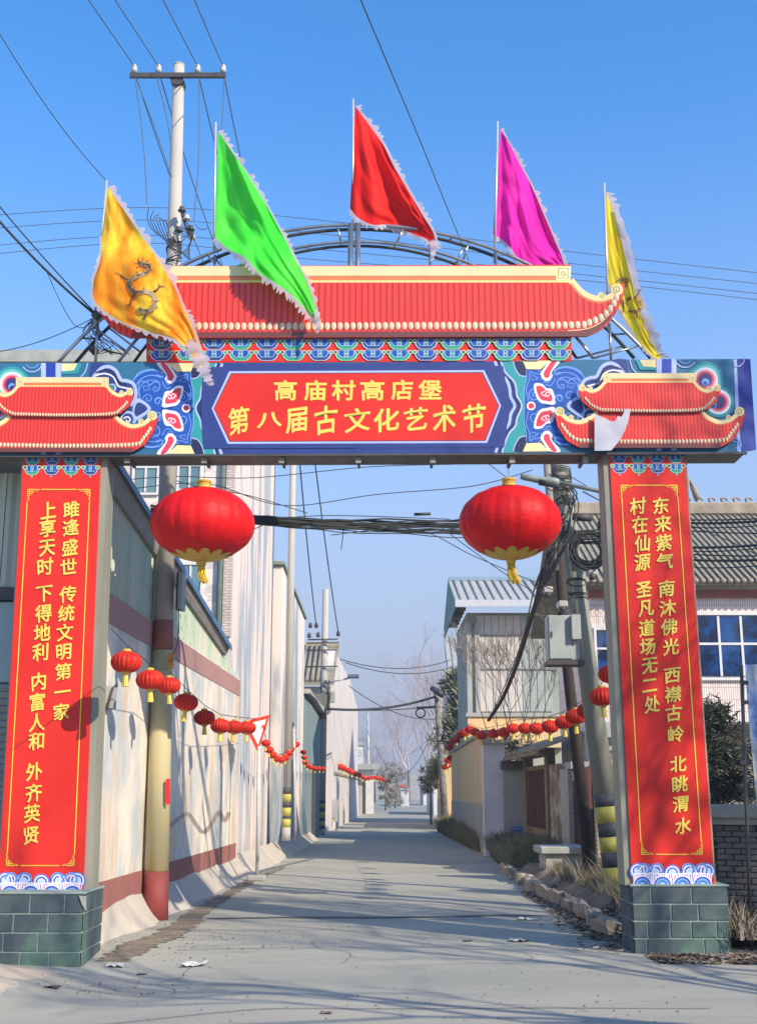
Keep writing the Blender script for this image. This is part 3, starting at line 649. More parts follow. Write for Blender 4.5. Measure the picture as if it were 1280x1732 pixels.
# roof: ribbed sheet falling towards the camera
zt = wx(775, 995).z
ef = W(772, 1030, 37.2); eb_z = ef.z+.55
mrf = mat('ribbed_roof_metal', (.52, .47, .40), (.40, .44, .43), rough=.5, scale=1)
R0 = Vector((W(770, 1000, 37.3).x, 37.1, W(790, 1018, 37.1).z)); RX = 6.0
mb = MB(); mb.prism([(R0.x, 37.1, R0.z), (RX, 37.1, R0.z), (RX, 40.6, R0.z+1.25), (R0.x, 40.6, R0.z+1.25)], (0, 0, .05), mrf); mb.build('roof', ba)
mb = MB(); mb.box(R0.x-.03, RX, 37.04, 37.1, R0.z-.16, R0.z+.06, mat('pale_fascia', (.55, .56, .60), (.48, .5, .55))); mb.build('fascia', ba)
mb = MB(); mb.prism([(R0.x-.04, 37.1, R0.z-.2), (R0.x-.04, 43.5, R0.z-.35), (R0.x-.04, 43.5, R0.z+.1), (R0.x-.04, 40.6, R0.z+1.33), (R0.x-.04, 37.1, R0.z+.07)], (.035, 0, 0), mat('green_verge', (.13, .27, .23), (.2, .3, .26))); mb.build('verge_board', ba)
for i in range(13):
    x = R0.x+.1+i*.27; mb = MB(); mb.raw([(x, 37.12, R0.z+.055), (x+.05, 37.12, R0.z+.10), (x+.10, 37.12, R0.z+.055), (x, 40.55, R0.z+1.3), (x+.05, 40.55, R0.z+1.35), (x+.10, 40.55, R0.z+1.3)], ((0, 1, 4, 3), (1, 2, 5, 4), (0, 2, 1), (3, 4, 5)), M_soffit); mb.build('roof_rib', ba)
mb = MB(); mb.box(R0.x-.02, RX, 40.5, 40.75, R0.z+1.28, R0.z+1.42, mat('blue_grey_ridge', (.25, .38, .48), (.2, .3, .4))); mb.build('ridge_cap', ba)
for i in range(6):
    mb = MB(); mb.box(R0.x+.02, x0-.01, 38.2+i*.8, 38.3+i*.8, R0.z-.12, R0.z, M_wood); mb.build('soffit_batten', ba)
# small house behind it
bb = thing('far_right_house', (4.6, 62, 0), 'distant pale house with ribbed grey roof left of the metal roofed house', 'house')
mb = MB(); p = W(762, 1150, 60); mb.box(p.x, 9, 60, 68, 0, p.z-.2, M_pinkplas); mb.build('wall', bb)
mb = MB(); q = W(760, 1075, 62); mb.prism([(p.x-.2, 59.6, p.z-.1), (9, 59.6, p.z-.1), (9, 64, q.z), (p.x-.1, 64, q.z)], (0, 0, .12), M_greyplas); mb.build('roof', bb)
for i in range(18):
    x = p.x-.1+i*.3; mb = MB(); mb.box(x, x+.12, 0, 1, 0, .05, M_slab, M=Matrix.Translation((0, 59.62, p.z+.03)) @ Matrix(((1, 0, 0, 0), (0, 4.35, 0, 0), (0, q.z-p.z+.1, 1, 0), (0, 0, 0, 1)))); mb.build('roof_rib', bb)
# ================================================================= tiled roof house on the right
hs_ = thing('tiled_roof_house', (7, 26, 0), 'two storey house with grey tiled roof, pale pink tiles and blue windows', 'house')
hx0, hx1, HY = 4.32, 10.5, 24.0
mb = MB(); mb.box(hx0, hx1, HY, HY+4.6, 2.92, 5.42, M_pinktile); mb.build('upper_wall', hs_)
mb = MB(); mb.box(hx0-.03, hx1, HY-.10, HY-.001, 5.42, 5.58, M_redband); mb.build('eave_band', hs_)
mb = MB(); mb.box(hx0, 6.0, HY+.9, HY+4.5, 0, 2.919, M_white); mb.box(6.0, hx1, HY+.9, HY+4.5, 0, 2.919, M_beige); mb.build('lower_wall', hs_)
mb = MB(); mb.box(hx0-.02, 6.1, HY-.05, HY+.9, 2.62, 2.918, M_greyplas); mb.build('porch_beam', hs_)
pxwin(1176, 1292, 1036, 1151, HY-.01, hs_, M_frameW, M_glassB, 3, (1.15, 1), fr=.06)
a = W(1006, 1146, HY); b = W(1044, 1062, HY); window(hs_, a.x, b.x, a.z, b.z, HY-.01, M_frameW, M_glassB, 1, (1.4, 1), fr=.05)
a = W(1028, 1390, HY+.9); b = W(1062, 1262, HY+.9); window(hs_, a.x, b.x, a.z, b.z, HY+.89, M_frameW, M_glassT, 2, (1,), fr=.07)
EZ, RZ, EY, RY = 5.62, 8.05, HY-.45, HY+4.0
mb = MB(); mb.prism([(hx0-.2, EY, EZ), (hx1, EY, EZ), (hx1, RY, RZ), (hx0-.2, RY, RZ)], (0, 0, .08), M_roofold); mb.prism([(hx0-.2, RY+.01, RZ), (hx1, RY+.01, RZ), (hx1, RY+4, 5.6), (hx0-.2, RY+4, 5.6)], (0, 0, .08), M_roofold); mb.build('roof', hs_)
tr = None
for i in range(46):
    x = hx0-.14+i*.138
    if tr is None:
        mb = MB(); mb.tube([(0, EY-.02, EZ+.10), (0, (EY+RY)/2, (EZ+RZ)/2+.10), (0, RY, RZ+.095)], .024, M_roofold, 7); tr = mb.build('tile_row', hs_); o = tr
        mb = MB(); mb.lathe([(.001, 0), (.052, 0), (.052, .05), (.001, .05)], M_stone, (0, 0, 0), 10)
        mb.v = [Vector((v.x, v.z+EY-.07, v.y+EZ+.08)) for v in mb.v]; et = mb.build('eave_tile', hs_); e = et
    else:
        o = tr.copy(); COL.objects.link(o); o.parent = hs_; e = et.copy(); COL.objects.link(e); e.parent = hs_
    o.location = (x, 0, 0); e.location = (x, 0, 0)
mb = MB(); mb.bbox(hx0-.3, hx1, RY-.12, RY+.12, RZ+.05, RZ+.36, M_stone, b=.03); mb.build('ridge', hs_)
for i in range(14):
    x = 6.6+i*.3; mb = MB(); c = (x, RY, RZ+.40)
    mb.tube([(x+.10*math.cos(t*.7)*(1-t*.09), RY, RZ+.42+.09*math.sin(t*.7)*(1-t*.09)) for t in range(9)], .028, M_stone, 5); mb.build('ridge_ornament', hs_)
mb = MB(); p = W(1166, 850, RY); mb.tube([(p.x-.1, RY, RZ+.3), (p.x-.12, RY, RZ+.7), (p.x+.02, RY, RZ+.95), (p.x+.1, RY, RZ+.75), (p.x+.2, RY, RZ+.45)], [.12, .1, .05, .07, .09], M_stone, 6); mb.build('finial', hs_)
# dark grey brick garden wall with jar relief, right of the right pedestal
gw = thing('brick_garden_wall', (4.2, 13.2, 0), 'dark grey brick garden wall with carved jar panel beside right pedestal', 'wall')
Mw = Matrix.Translation((3.62, 13.15, 0)) @ Matrix.Rotation(R(-28), 4, 'Z')
mb = MB(); mb.box(0, 4, .04, .36, 0, 1.21, M_dark, M=Mw); mb.build('core', gw)
first = {}
for r_ in range(20):
    c = 0; x = -.0
    while x < 2.2:
        w = .17 if not (c == 0 and r_ % 2) else .085
        key = w
        if key not in first:
            m_ = MB(); m_.bbox(0, w-.012, 0, .07, 0, .052, M_brickG, b=.006); o = m_.build('brick', gw); o.location = Vector((0, 0, 0)); 
            me = o.data
            for v_ in me.vertices: v_.co += gw.location        # keep mesh at its own origin
            first[key] = me; bpy.data.objects.remove(o)
        if not (.55 < x+w/2 < 1.25 and 5 < r_ < 17):
            o = bpy.data.objects.new('brick', first[key]); COL.objects.link(o); o.parent = gw
            p = Mw @ Vector((x, random.uniform(-.006, .006), 0.01+r_*.060)); o.location = p-gw.location; o.rotation_euler = (0, 0, R(-28))
        x += w; c += 1
mb = MB(); mb.box(.55, 1.25, .03, .06, .36, 1.04, M_brickG, M=Mw)
for a_, b_ in (((.55, .36), (.6, 1.04)), ((1.2, .36), (1.25, 1.04)), ((.6, .36), (1.2, .41)), ((.6, .97), (1.2, 1.04))): mb.box(a_[0], b_[0], -.02, .029, a_[1], b_[1], M_brickG, M=Mw)
mb.build('carved_panel', gw)
mb = MB(); mb.lathe([(.001, .44), (.09, .44), (.14, .52), (.17, .64), (.15, .76), (.09, .84), (.07, .88), (.09, .92), (.001, .92)], mat('clay_jar', (.16, .12, .10), (.1, .08, .07)), (0, 0, 0), 14)
mb.v = [Mw @ Vector((v.x+.9, v.y*.35-.0, v.z)) for v in mb.v]; mb.build('jar_relief', gw)
mb = MB(); mb.bbox(-.08, 4, -.06, .42, 1.211, 1.28, M_slab, b=.01, M=Mw); mb.bbox(-.25, .62, -.12, .5, 1.281, 1.42, M_slab, b=.015, M=Mw); mb.build('coping', gw)
# ================================================================= buildings behind the camera that shade the junction
sb = thing('corner_house', (11, -2, 0), 'plain grey house across the junction behind the camera', 'house')
mb = MB(); mb.box(5.4, 17, -11.5, -.9, 0, 7.0, M_greyplas); mb.build('wall', sb)
mb = MB(); mb.prism([(5.1, -11.8, 7.01), (17.3, -11.8, 7.01), (17.3, -.6, 7.01), (5.1, -.6, 7.01)], (0, 0, .2), M_roofold); mb.build('roof', sb)
# ================================================================= ceremonial gateway
NRM = Vector((0, -1, 0))
RED = '#e23a2c'; GOLD = '#e9c53f'; LAV = '#a9b6e6'; WHT = '#e6e2ea'; NAVY = '#283a7c'; DEEP = '#184fa6'; STEEL = '#28688a'; TEAL = '#2b9396'; CREAM = '#e9d49a'; PINKR = '#d4384a'; LB = '#6f9bdc'
M_red = mat('red_print', (.74, .035, .022), (.66, .026, .018), rough=.48, scale=1.3, detail=6, spec=.25, bump=.5, bscale=1.6)
M_steel = mat('dull_steel', (.16, .15, .13), (.09, .085, .075), rough=.55, metal=.4, scale=4, bump=.1, detail=8)
M_side = mat('weathered_side_sheet', (.33, .31, .24), (.22, .23, .17), rough=.6, scale=2, stretch=(3, 3, .3), detail=8)
M_stain = mat('polished_tube', (.55, .55, .53), (.35, .36, .36), rough=.28, metal=.85, scale=5)
M_pipeg = mat('green_grey_pipe', (.23, .28, .22), (.15, .17, .14), rough=.5, metal=.3, scale=5)
M_pipek = mat('dark_pipe', (.05, .06, .06), (.08, .09, .085), rough=.5, metal=.3, scale=5)
gate = thing('gateway', (-.25, 12.6, 0), 'red and blue festival gateway spanning the lane with printed roofs and gold writing', 'gateway')
YB, YP = 12.40, 12.46
# ---- beam
mb = MB()
a, b, c, d = W(-60, 614.5, YB), W(1262, 607, YB), W(1262, 764.5, YB), W(-60, 770, YB)
mb.prism([a, b, c, d], (0, .46, 0), STEEL and flat(STEEL), M_steel); beam = mb.build('beam', gate)
def onB(u, v): return W(u, v, YB-.002)
mb = MB(); c1, c2 = W(-60, 771, YB), W(1262, 765.2, YB)
mb.raw([c1+Vector((0, -.02, 0)), c2+Vector((0, -.02, 0)), c2+Vector((0, .02, 0)), c1+Vector((0, .02, 0))]+[p+Vector((0, 0, -.022)) for p in (c1+Vector((0, -.02, 0)), c2+Vector((0, -.02, 0)), c2+Vector((0, .02, 0)), c1+Vector((0, .02, 0)))], ((0, 1, 2, 3), (7, 6, 5, 4), (0, 4, 5, 1), (1, 5, 6, 2), (2, 6, 7, 3), (3, 7, 4, 0)), M_dark); mb.build('edge_strip', beam)
for u in (215, 345, 476, 606, 732, 866, 990):
    mb = MB(); p = W(u, 778, YB+.02); mb.box(p.x-.015, p.x+.015, YB+.05, YB+.44, p.z+.02, p.z+.06, M_steel); mb.box(p.x-.03, p.x+.03, YB+.028, YB+.05, p.z-.03, p.z+.055, M_side); mb.build('clip', beam)
# ---- printed beam art ; crop space (x 5.333 per px from 160,600)
def cA(u, v): return 160+u/5.333, 600+v/5.333
def cAm(u, v): x, y = cA(u, v); return 1213-x, y-4*(1213-2*x)/620
art = Art(onB)
for side in (cA, cAm):
    art.sub = side
    nv = lambda y: 970-y
    # navy ground beyond the wave bands
    art.fill([(1090, 76), (2420, 76), (2420, 902), (1090, 902), (980, 700), (930, 480), (980, 280)], NAVY)
    art.fill([(880, 76), (1110, 76), (1060, 180), (1000, 240), (970, 300), (960, 380), (915, 480), (960, 600), (970, 660), (1020, 720), (1060, 800), (1095, 902), (960, 902), (880, 740), (850, 480), (880, 220)], TEAL)
    art.line([(1100, 78), (1060, 175), (990, 250), (965, 310), (955, 390), (912, 480), (955, 590), (968, 660), (1020, 720), (1058, 800), (1090, 900)], 16, LAV)
    art.line([(1118, 78), (1080, 185), (1010, 262), (985, 320), (975, 395), (934, 480), (975, 585), (988, 650), (1040, 712), (1080, 800), (1110, 900)], 13, '#141a34')
    art.line([(1152, 78), (1118, 170), (1050, 245), (1022, 320), (1012, 400), (975, 480), (1010, 550), (1026, 640), (1080, 715), (1112, 800), (1148, 900)], 25, LAV)
    # deep blue flower
    art.fill([(340, 235), (400, 160), (500, 128), (570, 140), (620, 190), (700, 215), (760, 165), (866, 158), (870, 240), (885, 330), (885, 480), (885, 640), (858, 720), (856, 812), (760, 800), (690, 760), (610, 790), (560, 850), (450, 842), (400, 800), (500, 700), (545, 600), (500, 480), (420, 400), (380, 300)], DEEP, 3)
    for r_, w in ((205, 9), (160, 8), (118, 7)):
        art.arc(520, 345, r_, 150, 300, w, LB); art.arc(520, nv(345), r_, 60, 210, w, LB)
    for f in (lambda y: y, nv):
        d_ = 1 if f(0) == 0 else -1
        art.line([(420, f(440)), (400, f(260)), (470, f(245)), (500, f(275)), (540, f(245)), (590, f(260)), (580, f(320))], 8, LB)
        art.line([(440, f(285)), (490, f(280)), (505, f(310)), (450, f(325)), (440, f(285))], 6, LB, smooth=0)
        art.spiral(550, f(305), 30, 0, 1.1, 7, LB, d_); art.spiral(485, f(395), 44, 180, 1.2, 7, LB, d_); art.spiral(575, f(420), 48, 60, 1.3, 8, LB, -d_)
        art.spiral(575, f(545), 40, 30, 1.2, 7, LB, d_); art.spiral(795, f(385), 62, 250, 1.5, 8, LB, d_)
        art.line([(735, f(245)), (742, f(200)), (800, f(190)), (838, f(175)), (842, f(240)), (872, f(330)), (850, f(440))], 7, LB)
        art.line([(760, f(235)), (822, f(200)), (820, f(250)), (760, f(235))], 7, LB, smooth=0)
        art.line([(610, f(240)), (650, f(300)), (700, f(290))], 7, LB); art.line([(630, f(210)), (670, f(272)), (720, f(270))], 6, LB)
        art.line([(345, f(240)), (400, f(165)), (500, f(132)), (590, f(150)), (620, f(200)), (560, f(180))], 8, LB)
        art.line([(640, f(168)), (700, f(230)), (762, f(160)), (866, f(155)), (870, f(235)), (892, f(330)), (892, f(480))], 8, LB)
        # cream corner, navy lobe
        art.fill([(640, f(76)), (905, f(76)), (872, f(150)), (742, f(154)), (690, f(110))], CREAM); art.line([(690, f(108)), (742, f(158)), (872, f(154)), (905, f(80))], 6, '#141a34', 0)
        art.fill([(905, f(80)), (872, f(150)), (876, f(215)), (930, f(200)), (968, f(140)), (985, f(76))], '#1b2247'); art.line([(876, f(217)), (932, f(202)), (972, f(140)), (990, f(78))], 9, LAV)
        # drop
        art.fill([(560, f(76)), (655, f(76)), (735, f(175)), (738, f(215)), (705, f(258)), (665, f(255)), (637, f(215)), (640, f(175))], WHT, 3)
        art.fill([(597, f(78)), (640, f(78)), (712, f(178)), (710, f(218)), (690, f(234)), (664, f(222)), (655, f(180))], PINKR, 3)
        # heart leaf
        art.fill([(612, f(468)), (635, f(340)), (690, f(325)), (730, f(285)), (802, f(286)), (790, f(380)), (750, f(450)), (690, f(466))], WHT, 3)
        art.fill([(640, f(438)), (652, f(360)), (690, f(345)), (732, f(308)), (782, f(306)), (772, f(372)), (740, f(425)), (690, f(440))], PINKR, 3)
        art.spiral(678, f(385), 30, 180, 1.1, 9, WHT, d_); art.line([(700, f(350)), (735, f(370)), (700, f(400))], 8, WHT)
    art.disc(828, 483, 40, WHT); art.disc(828, 483, 26, PINKR)
    art.line([(610, 484), (710, 478)], 5, '#0d1530', 0)
    # cloud scroll at the outer side
    art.fill([(-30, 76), (130, 90), (200, 140), (245, 225), (345, 262), (385, 330), (378, 410), (330, 480), (330, 600), (200, 640), (60, 480), (-30, 300)], NAVY, 2)
    art.line([(-10, 205), (60, 125), (130, 108), (195, 145), (240, 225), (290, 235), (350, 262), (375, 330), (365, 405), (325, 460)], 30, LAV)
    art.line([(10, 190), (90, 170), (170, 200), (215, 280), (270, 298), (325, 310)], 13, WHT)
    art.line([(10, 165), (90, 140), (170, 165), (222, 250), (290, 272)], 14, '#141a34')
    art.disc(160, 300, 40, LAV); art.disc(155, 300, 30, TEAL); art.disc(145, 310, 15, STEEL)
    art.fill([(350, 470), (385, 395), (450, 420), (512, 485), (460, 545), (360, 595)], LAV, 3); art.fill([(365, 480), (392, 432), (440, 445), (480, 487), (440, 525), (365, 560)], NAVY, 3)
    art.arc(305, 580, 62, 150, 400, 22, LAV); art.spiral(300, 590, 34, 200, 1, 12, WHT)
    # stripe, cream corner block and the second cloud at the outer end
    art.fill([(-480, 76), (-300, 76), (-300, 902), (-480, 902)], LAV); art.fill([(-436, 76), (-348, 76), (-348, 902), (-436, 902)], '#1b3aa0')
    art.fill([(-296, 80), (-110, 80), (-150, 170), (-296, 175)], TEAL, 0); art.fill([(-296, 80), (-150, 80), (-185, 140), (-296, 150)], CREAM)
    art.line([(-60, 76), (-80, 150), (-120, 200)], 10, LAV)
    art.arc(-560, 60, 60, 20, 150, 10, LB); art.arc(-560, 60, 95, 20, 150, 10, LAV)
    for r_, h in ((165, '#2a8f97'), (140, '#5fb8b4'), (115, WHT), (95, '#e79aa8'), (80, PINKR), (62, '#3a2a6a')): art.disc(-740, 270, r_, h, 24); 
    for r_, h in ((140, '#2a8f97'), (112, WHT), (92, '#e79aa8'), (78, PINKR), (60, '#3a2a6a')): art.disc(-860, 470, r_, h, 24)
    art.disc(-740, 290, 34, LB); art.disc(-740, 300, 20, DEEP); art.disc(-810, 500, 34, LB); art.disc(-810, 505, 20, DEEP)
    art.arc(-1030, 90, 60, 60, 200, 10, LAV); art.arc(-1000, 860, 60, 120, 300, 14, LB); art.arc(-1000, 860, 34, 120, 300, 10, LB)
art.sub = None
hexo = [(388, 628.4), (818.6, 626.4), (847, 686.5), (823.5, 749.5), (385.5, 751), (358.3, 691.4)]
cx_, cy_ = 603, 689.5
def insp(k, ky): return [(cx_+(x-cx_)*k, cy_+(y-cy_)*ky) for x, y in hexo]
art.fill([(345, 621), (850, 619), (862, 686), (852, 757), (345, 759), (340, 690)], NAVY)
art.fill(hexo, LAV); art.fill(insp(.986, .945), '#3a1028'); art.fill(insp(.981, .925), M_red)
art.line([(430, 636), (520, 640), (640, 634), (720, 641), (812, 637)], .3, '#b93a2c')
art.mb.build('beam_print', beam, normals=False)
art = Art(onB); art.k = 3
art.fill([(1240, 608), (1245, 608), (1252, 764), (1246, 764)], LAV); art.fill([(1246, 607.4), (1268, 607.2), (1278, 760), (1253, 764)], '#1a2f8e')
art.mb.build('edge_stripe_print', beam, normals=False)
mb = MB(); mb.prism([W(1262.2, 607.4, YB), W(1268, 607.2, YB), W(1278, 760, YB), W(1262.2, 762.5, YB)], (0, .03, 0), flat('#1a2f8e')); mb.build('end_flap', beam)
# ---- gold lettering
M_gold = mat('gold_ink', (.86, .68, .12), (.80, .60, .09), rough=.4, scale=6)
fB = lambda u, v: W(u, v, YB)
def word(chars, parent, fn, name, dy=-.0135, slant=.12, bold=.03):
    for ch, u, v, w, h in chars:
        mb = MB(); char(mb, ch, u, v, w, h, fn, Vector((0, dy, 0)), 1, M_gold, slant, bold); mb.build('gold_character', parent, normals=False)
cr = lambda x, y: (340+x/2.4615, 600+y/2.4615)
row1 = [(ch, *cr(x, y), w, 33) for ch, x, y, w in zip('高庙村高店堡', (352, 475, 593, 713, 835, 953), (150, 150, 150, 150, 148, 147), (38, 38, 38, 40, 36, 38))]
word(row1, beam, fB, 'place_name_lettering', slant=0, bold=.034)
row2 = [(ch, *cr(x, y), w, h) for ch, x, y, w, h in zip('第八届古文化艺术节', (158, 285, 397, 520, 650, 772, 893, 1012, 1135), (275, 272, 272, 272, 272, 272, 268, 266, 266), (34, 42, 38, 38, 42, 42, 40, 38, 38), (44, 26, 42, 46, 38, 38, 38, 44, 46))]
word(row2, beam, fB, 'festival_lettering', slant=.14, bold=.03)
# ---- dougong (bracket) print
def dougong(art, cx, y0, w, h, alt, last):
    x = lambda k: cx+k*w/2
    y = lambda k: y0+k*h
    bowl = '#2f8f78' if alt else '#26346e'; edge = '#7fd3a6' if alt else '#9db9dd'
    art.fill([(x(-.86), y(.16)), (x(.86), y(.16)), (x(.66), y(.72)), (x(.40), y(.97)), (x(-.40), y(.97)), (x(-.66), y(.72))], edge)
    art.fill([(x(-.78), y(.20)), (x(.78), y(.20)), (x(.58), y(.68)), (x(.35), y(.91)), (x(-.35), y(.91)), (x(-.58), y(.68))], bowl)
    for s_ in (-1, 1):
        art.fill([(x(.12*s_), y(.02)), (x(.55*s_), y(.02)), (x(.55*s_), y(.40)), (x(.38*s_), y(.68)), (x(.12*s_), y(.68))], '#8fb2dc')
        art.fill([(x(.16*s_), y(.06)), (x(.50*s_), y(.06)), (x(.50*s_), y(.38)), (x(.35*s_), y(.63)), (x(.16*s_), y(.63))], '#1c49a8')
        art.disc(x(.74*s_), y(.22), h*.19, '#bfe3b8', 8); art.disc(x(.74*s_), y(.22), h*.13, '#2f8f78' if not alt else '#23306a', 8)
    art.fill([(x(-.10), y(.04)), (x(.10), y(.04)), (x(.10), y(.66)), (x(-.10), y(.66))], '#9fd0b4'); art.fill([(x(-.07), y(.1)), (x(.07), y(.1)), (x(.07), y(.3)), (x(-.07), y(.3))], '#2d5d8f'); art.fill([(x(-.07), y(.4)), (x(.07), y(.4)), (x(.07), y(.6)), (x(-.07), y(.6))], '#2d5d8f')
    if last: art.fill([(x(-.10), y(.97)), (x(.10), y(.97)), (x(.10), y(1.22)), (x(-.10), y(1.22))], edge); art.fill([(x(-.05), y(.97)), (x(.05), y(.97)), (x(.05), y(1.16)), (x(-.05), y(1.16))], bowl)
mb = MB(); Yd = YB-.004
mb.prism([W(248, 571, Yd), W(966, 569, Yd), W(966, 611, Yd), W(248, 613.5, Yd)], (0, .03, 0), M_red); dg = mb.build('bracket_band', gate)
art = Art(lambda u, v: W(u, v, Yd-.001), step=.00004)
for i in range(16):
    for r_ in (0, 1): dougong(art, 273+i*44.7, 573+r_*19-.1*i*.15, 50, 19, i % 2, False)
art.mb.build('bracket_print', dg, normals=False)
# ---- printed roofs: cut-out boards
Yr = YB-.06
def roofboard(name, parent, out, Y, ridge, ribs, beads, trims, blocks, tips, beadr, M_f, under=None):
    mb = MB(); mb.prism([W(u, v, Y) for u, v in out], (0, .025, 0), M_f, flat('#7c2a22')); o = mb.build(name, parent)
    art = Art(lambda u, v: W(u, v, Y-.001), step=.00004)
    if under: art.fill(under, '#6d3a36')
    for pts, w, h in trims: art.line(pts, w, h, 6)
    for (u0, v0, u1, v1) in ridge:
        art.fill([(u0, v0), (u1, v0), (u1, v1), (u0, v1)], '#e2cd9a'); art.fill([(u0, v0+(v1-v0)*.70), (u1, v0+(v1-v0)*.70), (u1, v1+.5), (u0, v1+.5)], '#dd7a44'); art.line([(u0, v1+1), (u1, v1+1)], (v1-v0)*.14, '#f1d488', 0); art.line([(u0, v0+(v1-v0)*.68), (u1, v0+(v1-v0)*.68)], (v1-v0)*.05, '#8a7448', 0)
    for (x, y, r_, d_) in blocks:
        art.fill([(x-r_, y-r_), (x+r_, y-r_), (x+r_, y+r_), (x-r_, y+r_)], '#e3d7a0'); art.line([(x-r_*.7, y-r_*.7), (x+r_*.7, y-r_*.7), (x+r_*.7, y+r_*.7), (x-r_*.7, y+r_*.7), (x-r_*.7, y-r_*.6)], r_*.14, '#9c8a4e', 0); art.spiral(x, y, r_*.45, 0, 1.2, r_*.14, '#9c8a4e')
    for (x, y, r_, d_) in tips:
        art.disc(x, y, r_, '#e6d49a', 14); art.spiral(x, y, r_*.75, 90 if d_ > 0 else 90, 1.4, r_*.2, '#9c8a4e', d_)
    art.mb.build('roof_print', o, normals=False)
    for path in beads:
        L = spline([(a, b, 0) for a, b in path], 10); tot = sum((L[i+1]-L[i]).length for i in range(len(L)-1)); n = max(2, int(tot/(beadr*1.25))); step = tot/n
        mb = MB(); acc = 0; i = 0; nxt = step/2
        for i in range(len(L)-1):
            d_ = (L[i+1]-L[i]).length
            while acc+d_ >= nxt:
                q = L[i].lerp(L[i+1], (nxt-acc)/d_); c = W(q.x, q.y, Y-.004); R_ = beadr*.0063*1.12
                vs = [c+Vector((0, -.009, 0))]; m_ = 9
                for ring, (rr, yy) in enumerate(((.55, -.007), (.92, -.002))):
                    for j in range(m_): t = 6.2832*j/m_; vs.append(c+Vector((R_*rr*.53*math.cos(t), yy, R_*rr*.85*math.sin(t))))
                fs = [(0, 1+j, 1+(j+1) % m_) for j in range(m_)]+[(1+j, 1+m_+j, 1+m_+(j+1) % m_, 1+(j+1) % m_) for j in range(m_)]
                mb.raw(vs, fs, M_bead, True); nxt += step
            acc += d_
        mb.build('eave_tile_ends', o)
    return o
M_bead = mat('cream_tile_end', (.66, .58, .36), (.72, .50, .34), rough=.5, scale=9)
fl1 = flute('ribbed_red_print_large', .0688, '#ef3f31', '#a31c18'); fl2 = flute('ribbed_red_print_small', .0385, '#ee3d2f', '#ab201a')
def mir(p, c): return [(2*c-x, y) for x, y in p][::-1]
# main roof
sw = [(965, 476), (985, 498), (1008, 508), (1030, 505), (1046, 492), (1051, 478)]
edge = [(1056, 482), (1052, 505), (1040, 530), (1018, 556), (992, 569)]
right = [(965, 449)]+[(965, 472)]+spline([(a, b, 0) for a, b in sw], 4)[1:] if False else None
rp = [(965, 447.5)]+[(p.x, p.y) for p in spline([(a, b, 0) for a, b in sw], 5)]+[(p.x, p.y) for p in spline([(a, b, 0) for a, b in edge], 5)]
lp = [(2*606-x, y+2.5) for x, y in rp][::-1]
main_roof = roofboard('main_roof_panel', gate, rp+lp, Yr, [(247, 450, 965, 475)], None,
    [[(212, 549), (400, 552), (700, 551), (960, 550), (995, 546), (1020, 534), (1036, 516), (1044, 498)], [(214, 548), (190, 535), (172, 514), (164, 498)]],
    [([(965, 474), (985, 496), (1010, 506), (1032, 502), (1047, 488)], 11, '#efd596'), ([(965, 480), (984, 501), (1010, 511), (1034, 507)], 3.5, '#dd7a44'), ([(247, 476), (227, 498), (202, 508), (180, 504), (165, 490)], 11, '#efd596'), ([(960, 559.5), (992, 556), (1016, 545), (1036, 524)], 1.2, '#f0d7a0')],
    [(952, 462, 12, 1), (258, 464, 12, 1)], [(1043, 490, 10, 1), (1016, 500, 6, -1), (169, 494, 10, -1), (196, 503, 6, 1)], 8.6, fl1,
    under=[(222, 570.5), (222, 562), (980, 560), (1004, 553), (1030, 535), (1036, 533), (1016, 556), (992, 569)])
# the two small double roofs on the beam
def smallroof(c, dy, Y, par, sgn):
    f = lambda pts: [(c+x, y+dy) for x, y in pts]
    m2 = lambda pts: pts+[(-x, y) for x, y in pts][::-1]
    up = m2([(75, 632), (79, 645), (92, 660), (107, 662), (118, 652), (120, 662), (113, 680), (98, 692), (80, 697)])
    lo_ = m2([(84, 692), (95, 706), (118, 718), (140, 712), (155, 690), (161, 700), (155, 722), (140, 745), (118, 757)])
    L = lambda q, s_: [(c+s_*x, y+dy) for x, y in q]
    lo2 = roofboard('lower_roof_panel', par, [(x, y) for x, y in f(lo_)], Y, [], None,
        [f([(-120, 745), (0, 747), (118, 745), (136, 735), (150, 716)]), f([(-150, 716), (-136, 735), (-120, 745)])],
        [(L([(84, 690), (96, 704), (118, 714), (138, 709), (152, 696)], s_), 7, '#efd596') for s_ in (1, -1)]+[(L([(84, 694), (96, 709), (118, 718), (140, 713)], s_), 2, '#dd7a44') for s_ in (1, -1)], [], [(c+s_*152, 696+dy, 8, s_) for s_ in (1, -1)]+[(c+s_*133, 706+dy, 4.5, -s_) for s_ in (1, -1)], 4.9, fl2, under=f([(-118, 757.5), (-122, 751), (122, 751), (118, 757.5)]))
    up2 = roofboard('upper_roof_panel', par, [(x, y) for x, y in f(up)], Y-.03, [(c-75, 631+dy, c+75, 645+dy)], None,
        [f([(-82, 693), (0, 695), (80, 693), (98, 685), (110, 672)]), f([(-110, 672), (-98, 685), (-82, 693)])],
        [(L([(74, 645), (84, 656), (98, 662), (110, 657), (117, 650)], s_), 5.5, '#efd596') for s_ in (1, -1)]+[(L([(74, 649), (84, 660), (98, 665), (110, 660)], s_), 1.6, '#dd7a44') for s_ in (1, -1)], [(c+s_*72, 638+dy, 6.5, 1) for s_ in (1, -1)], [(c+s_*114, 656+dy, 6, s_) for s_ in (1, -1)]+[(c+s_*100, 657+dy, 3.8, -s_) for s_ in (1, -1)], 3.7, fl2)
    return up2
smallroof(106, 7, YB-.055, gate, 1); smallroof(1098, 0, YB-.055, gate, 1)
mb = MB()                                           # torn, peeled patch of print
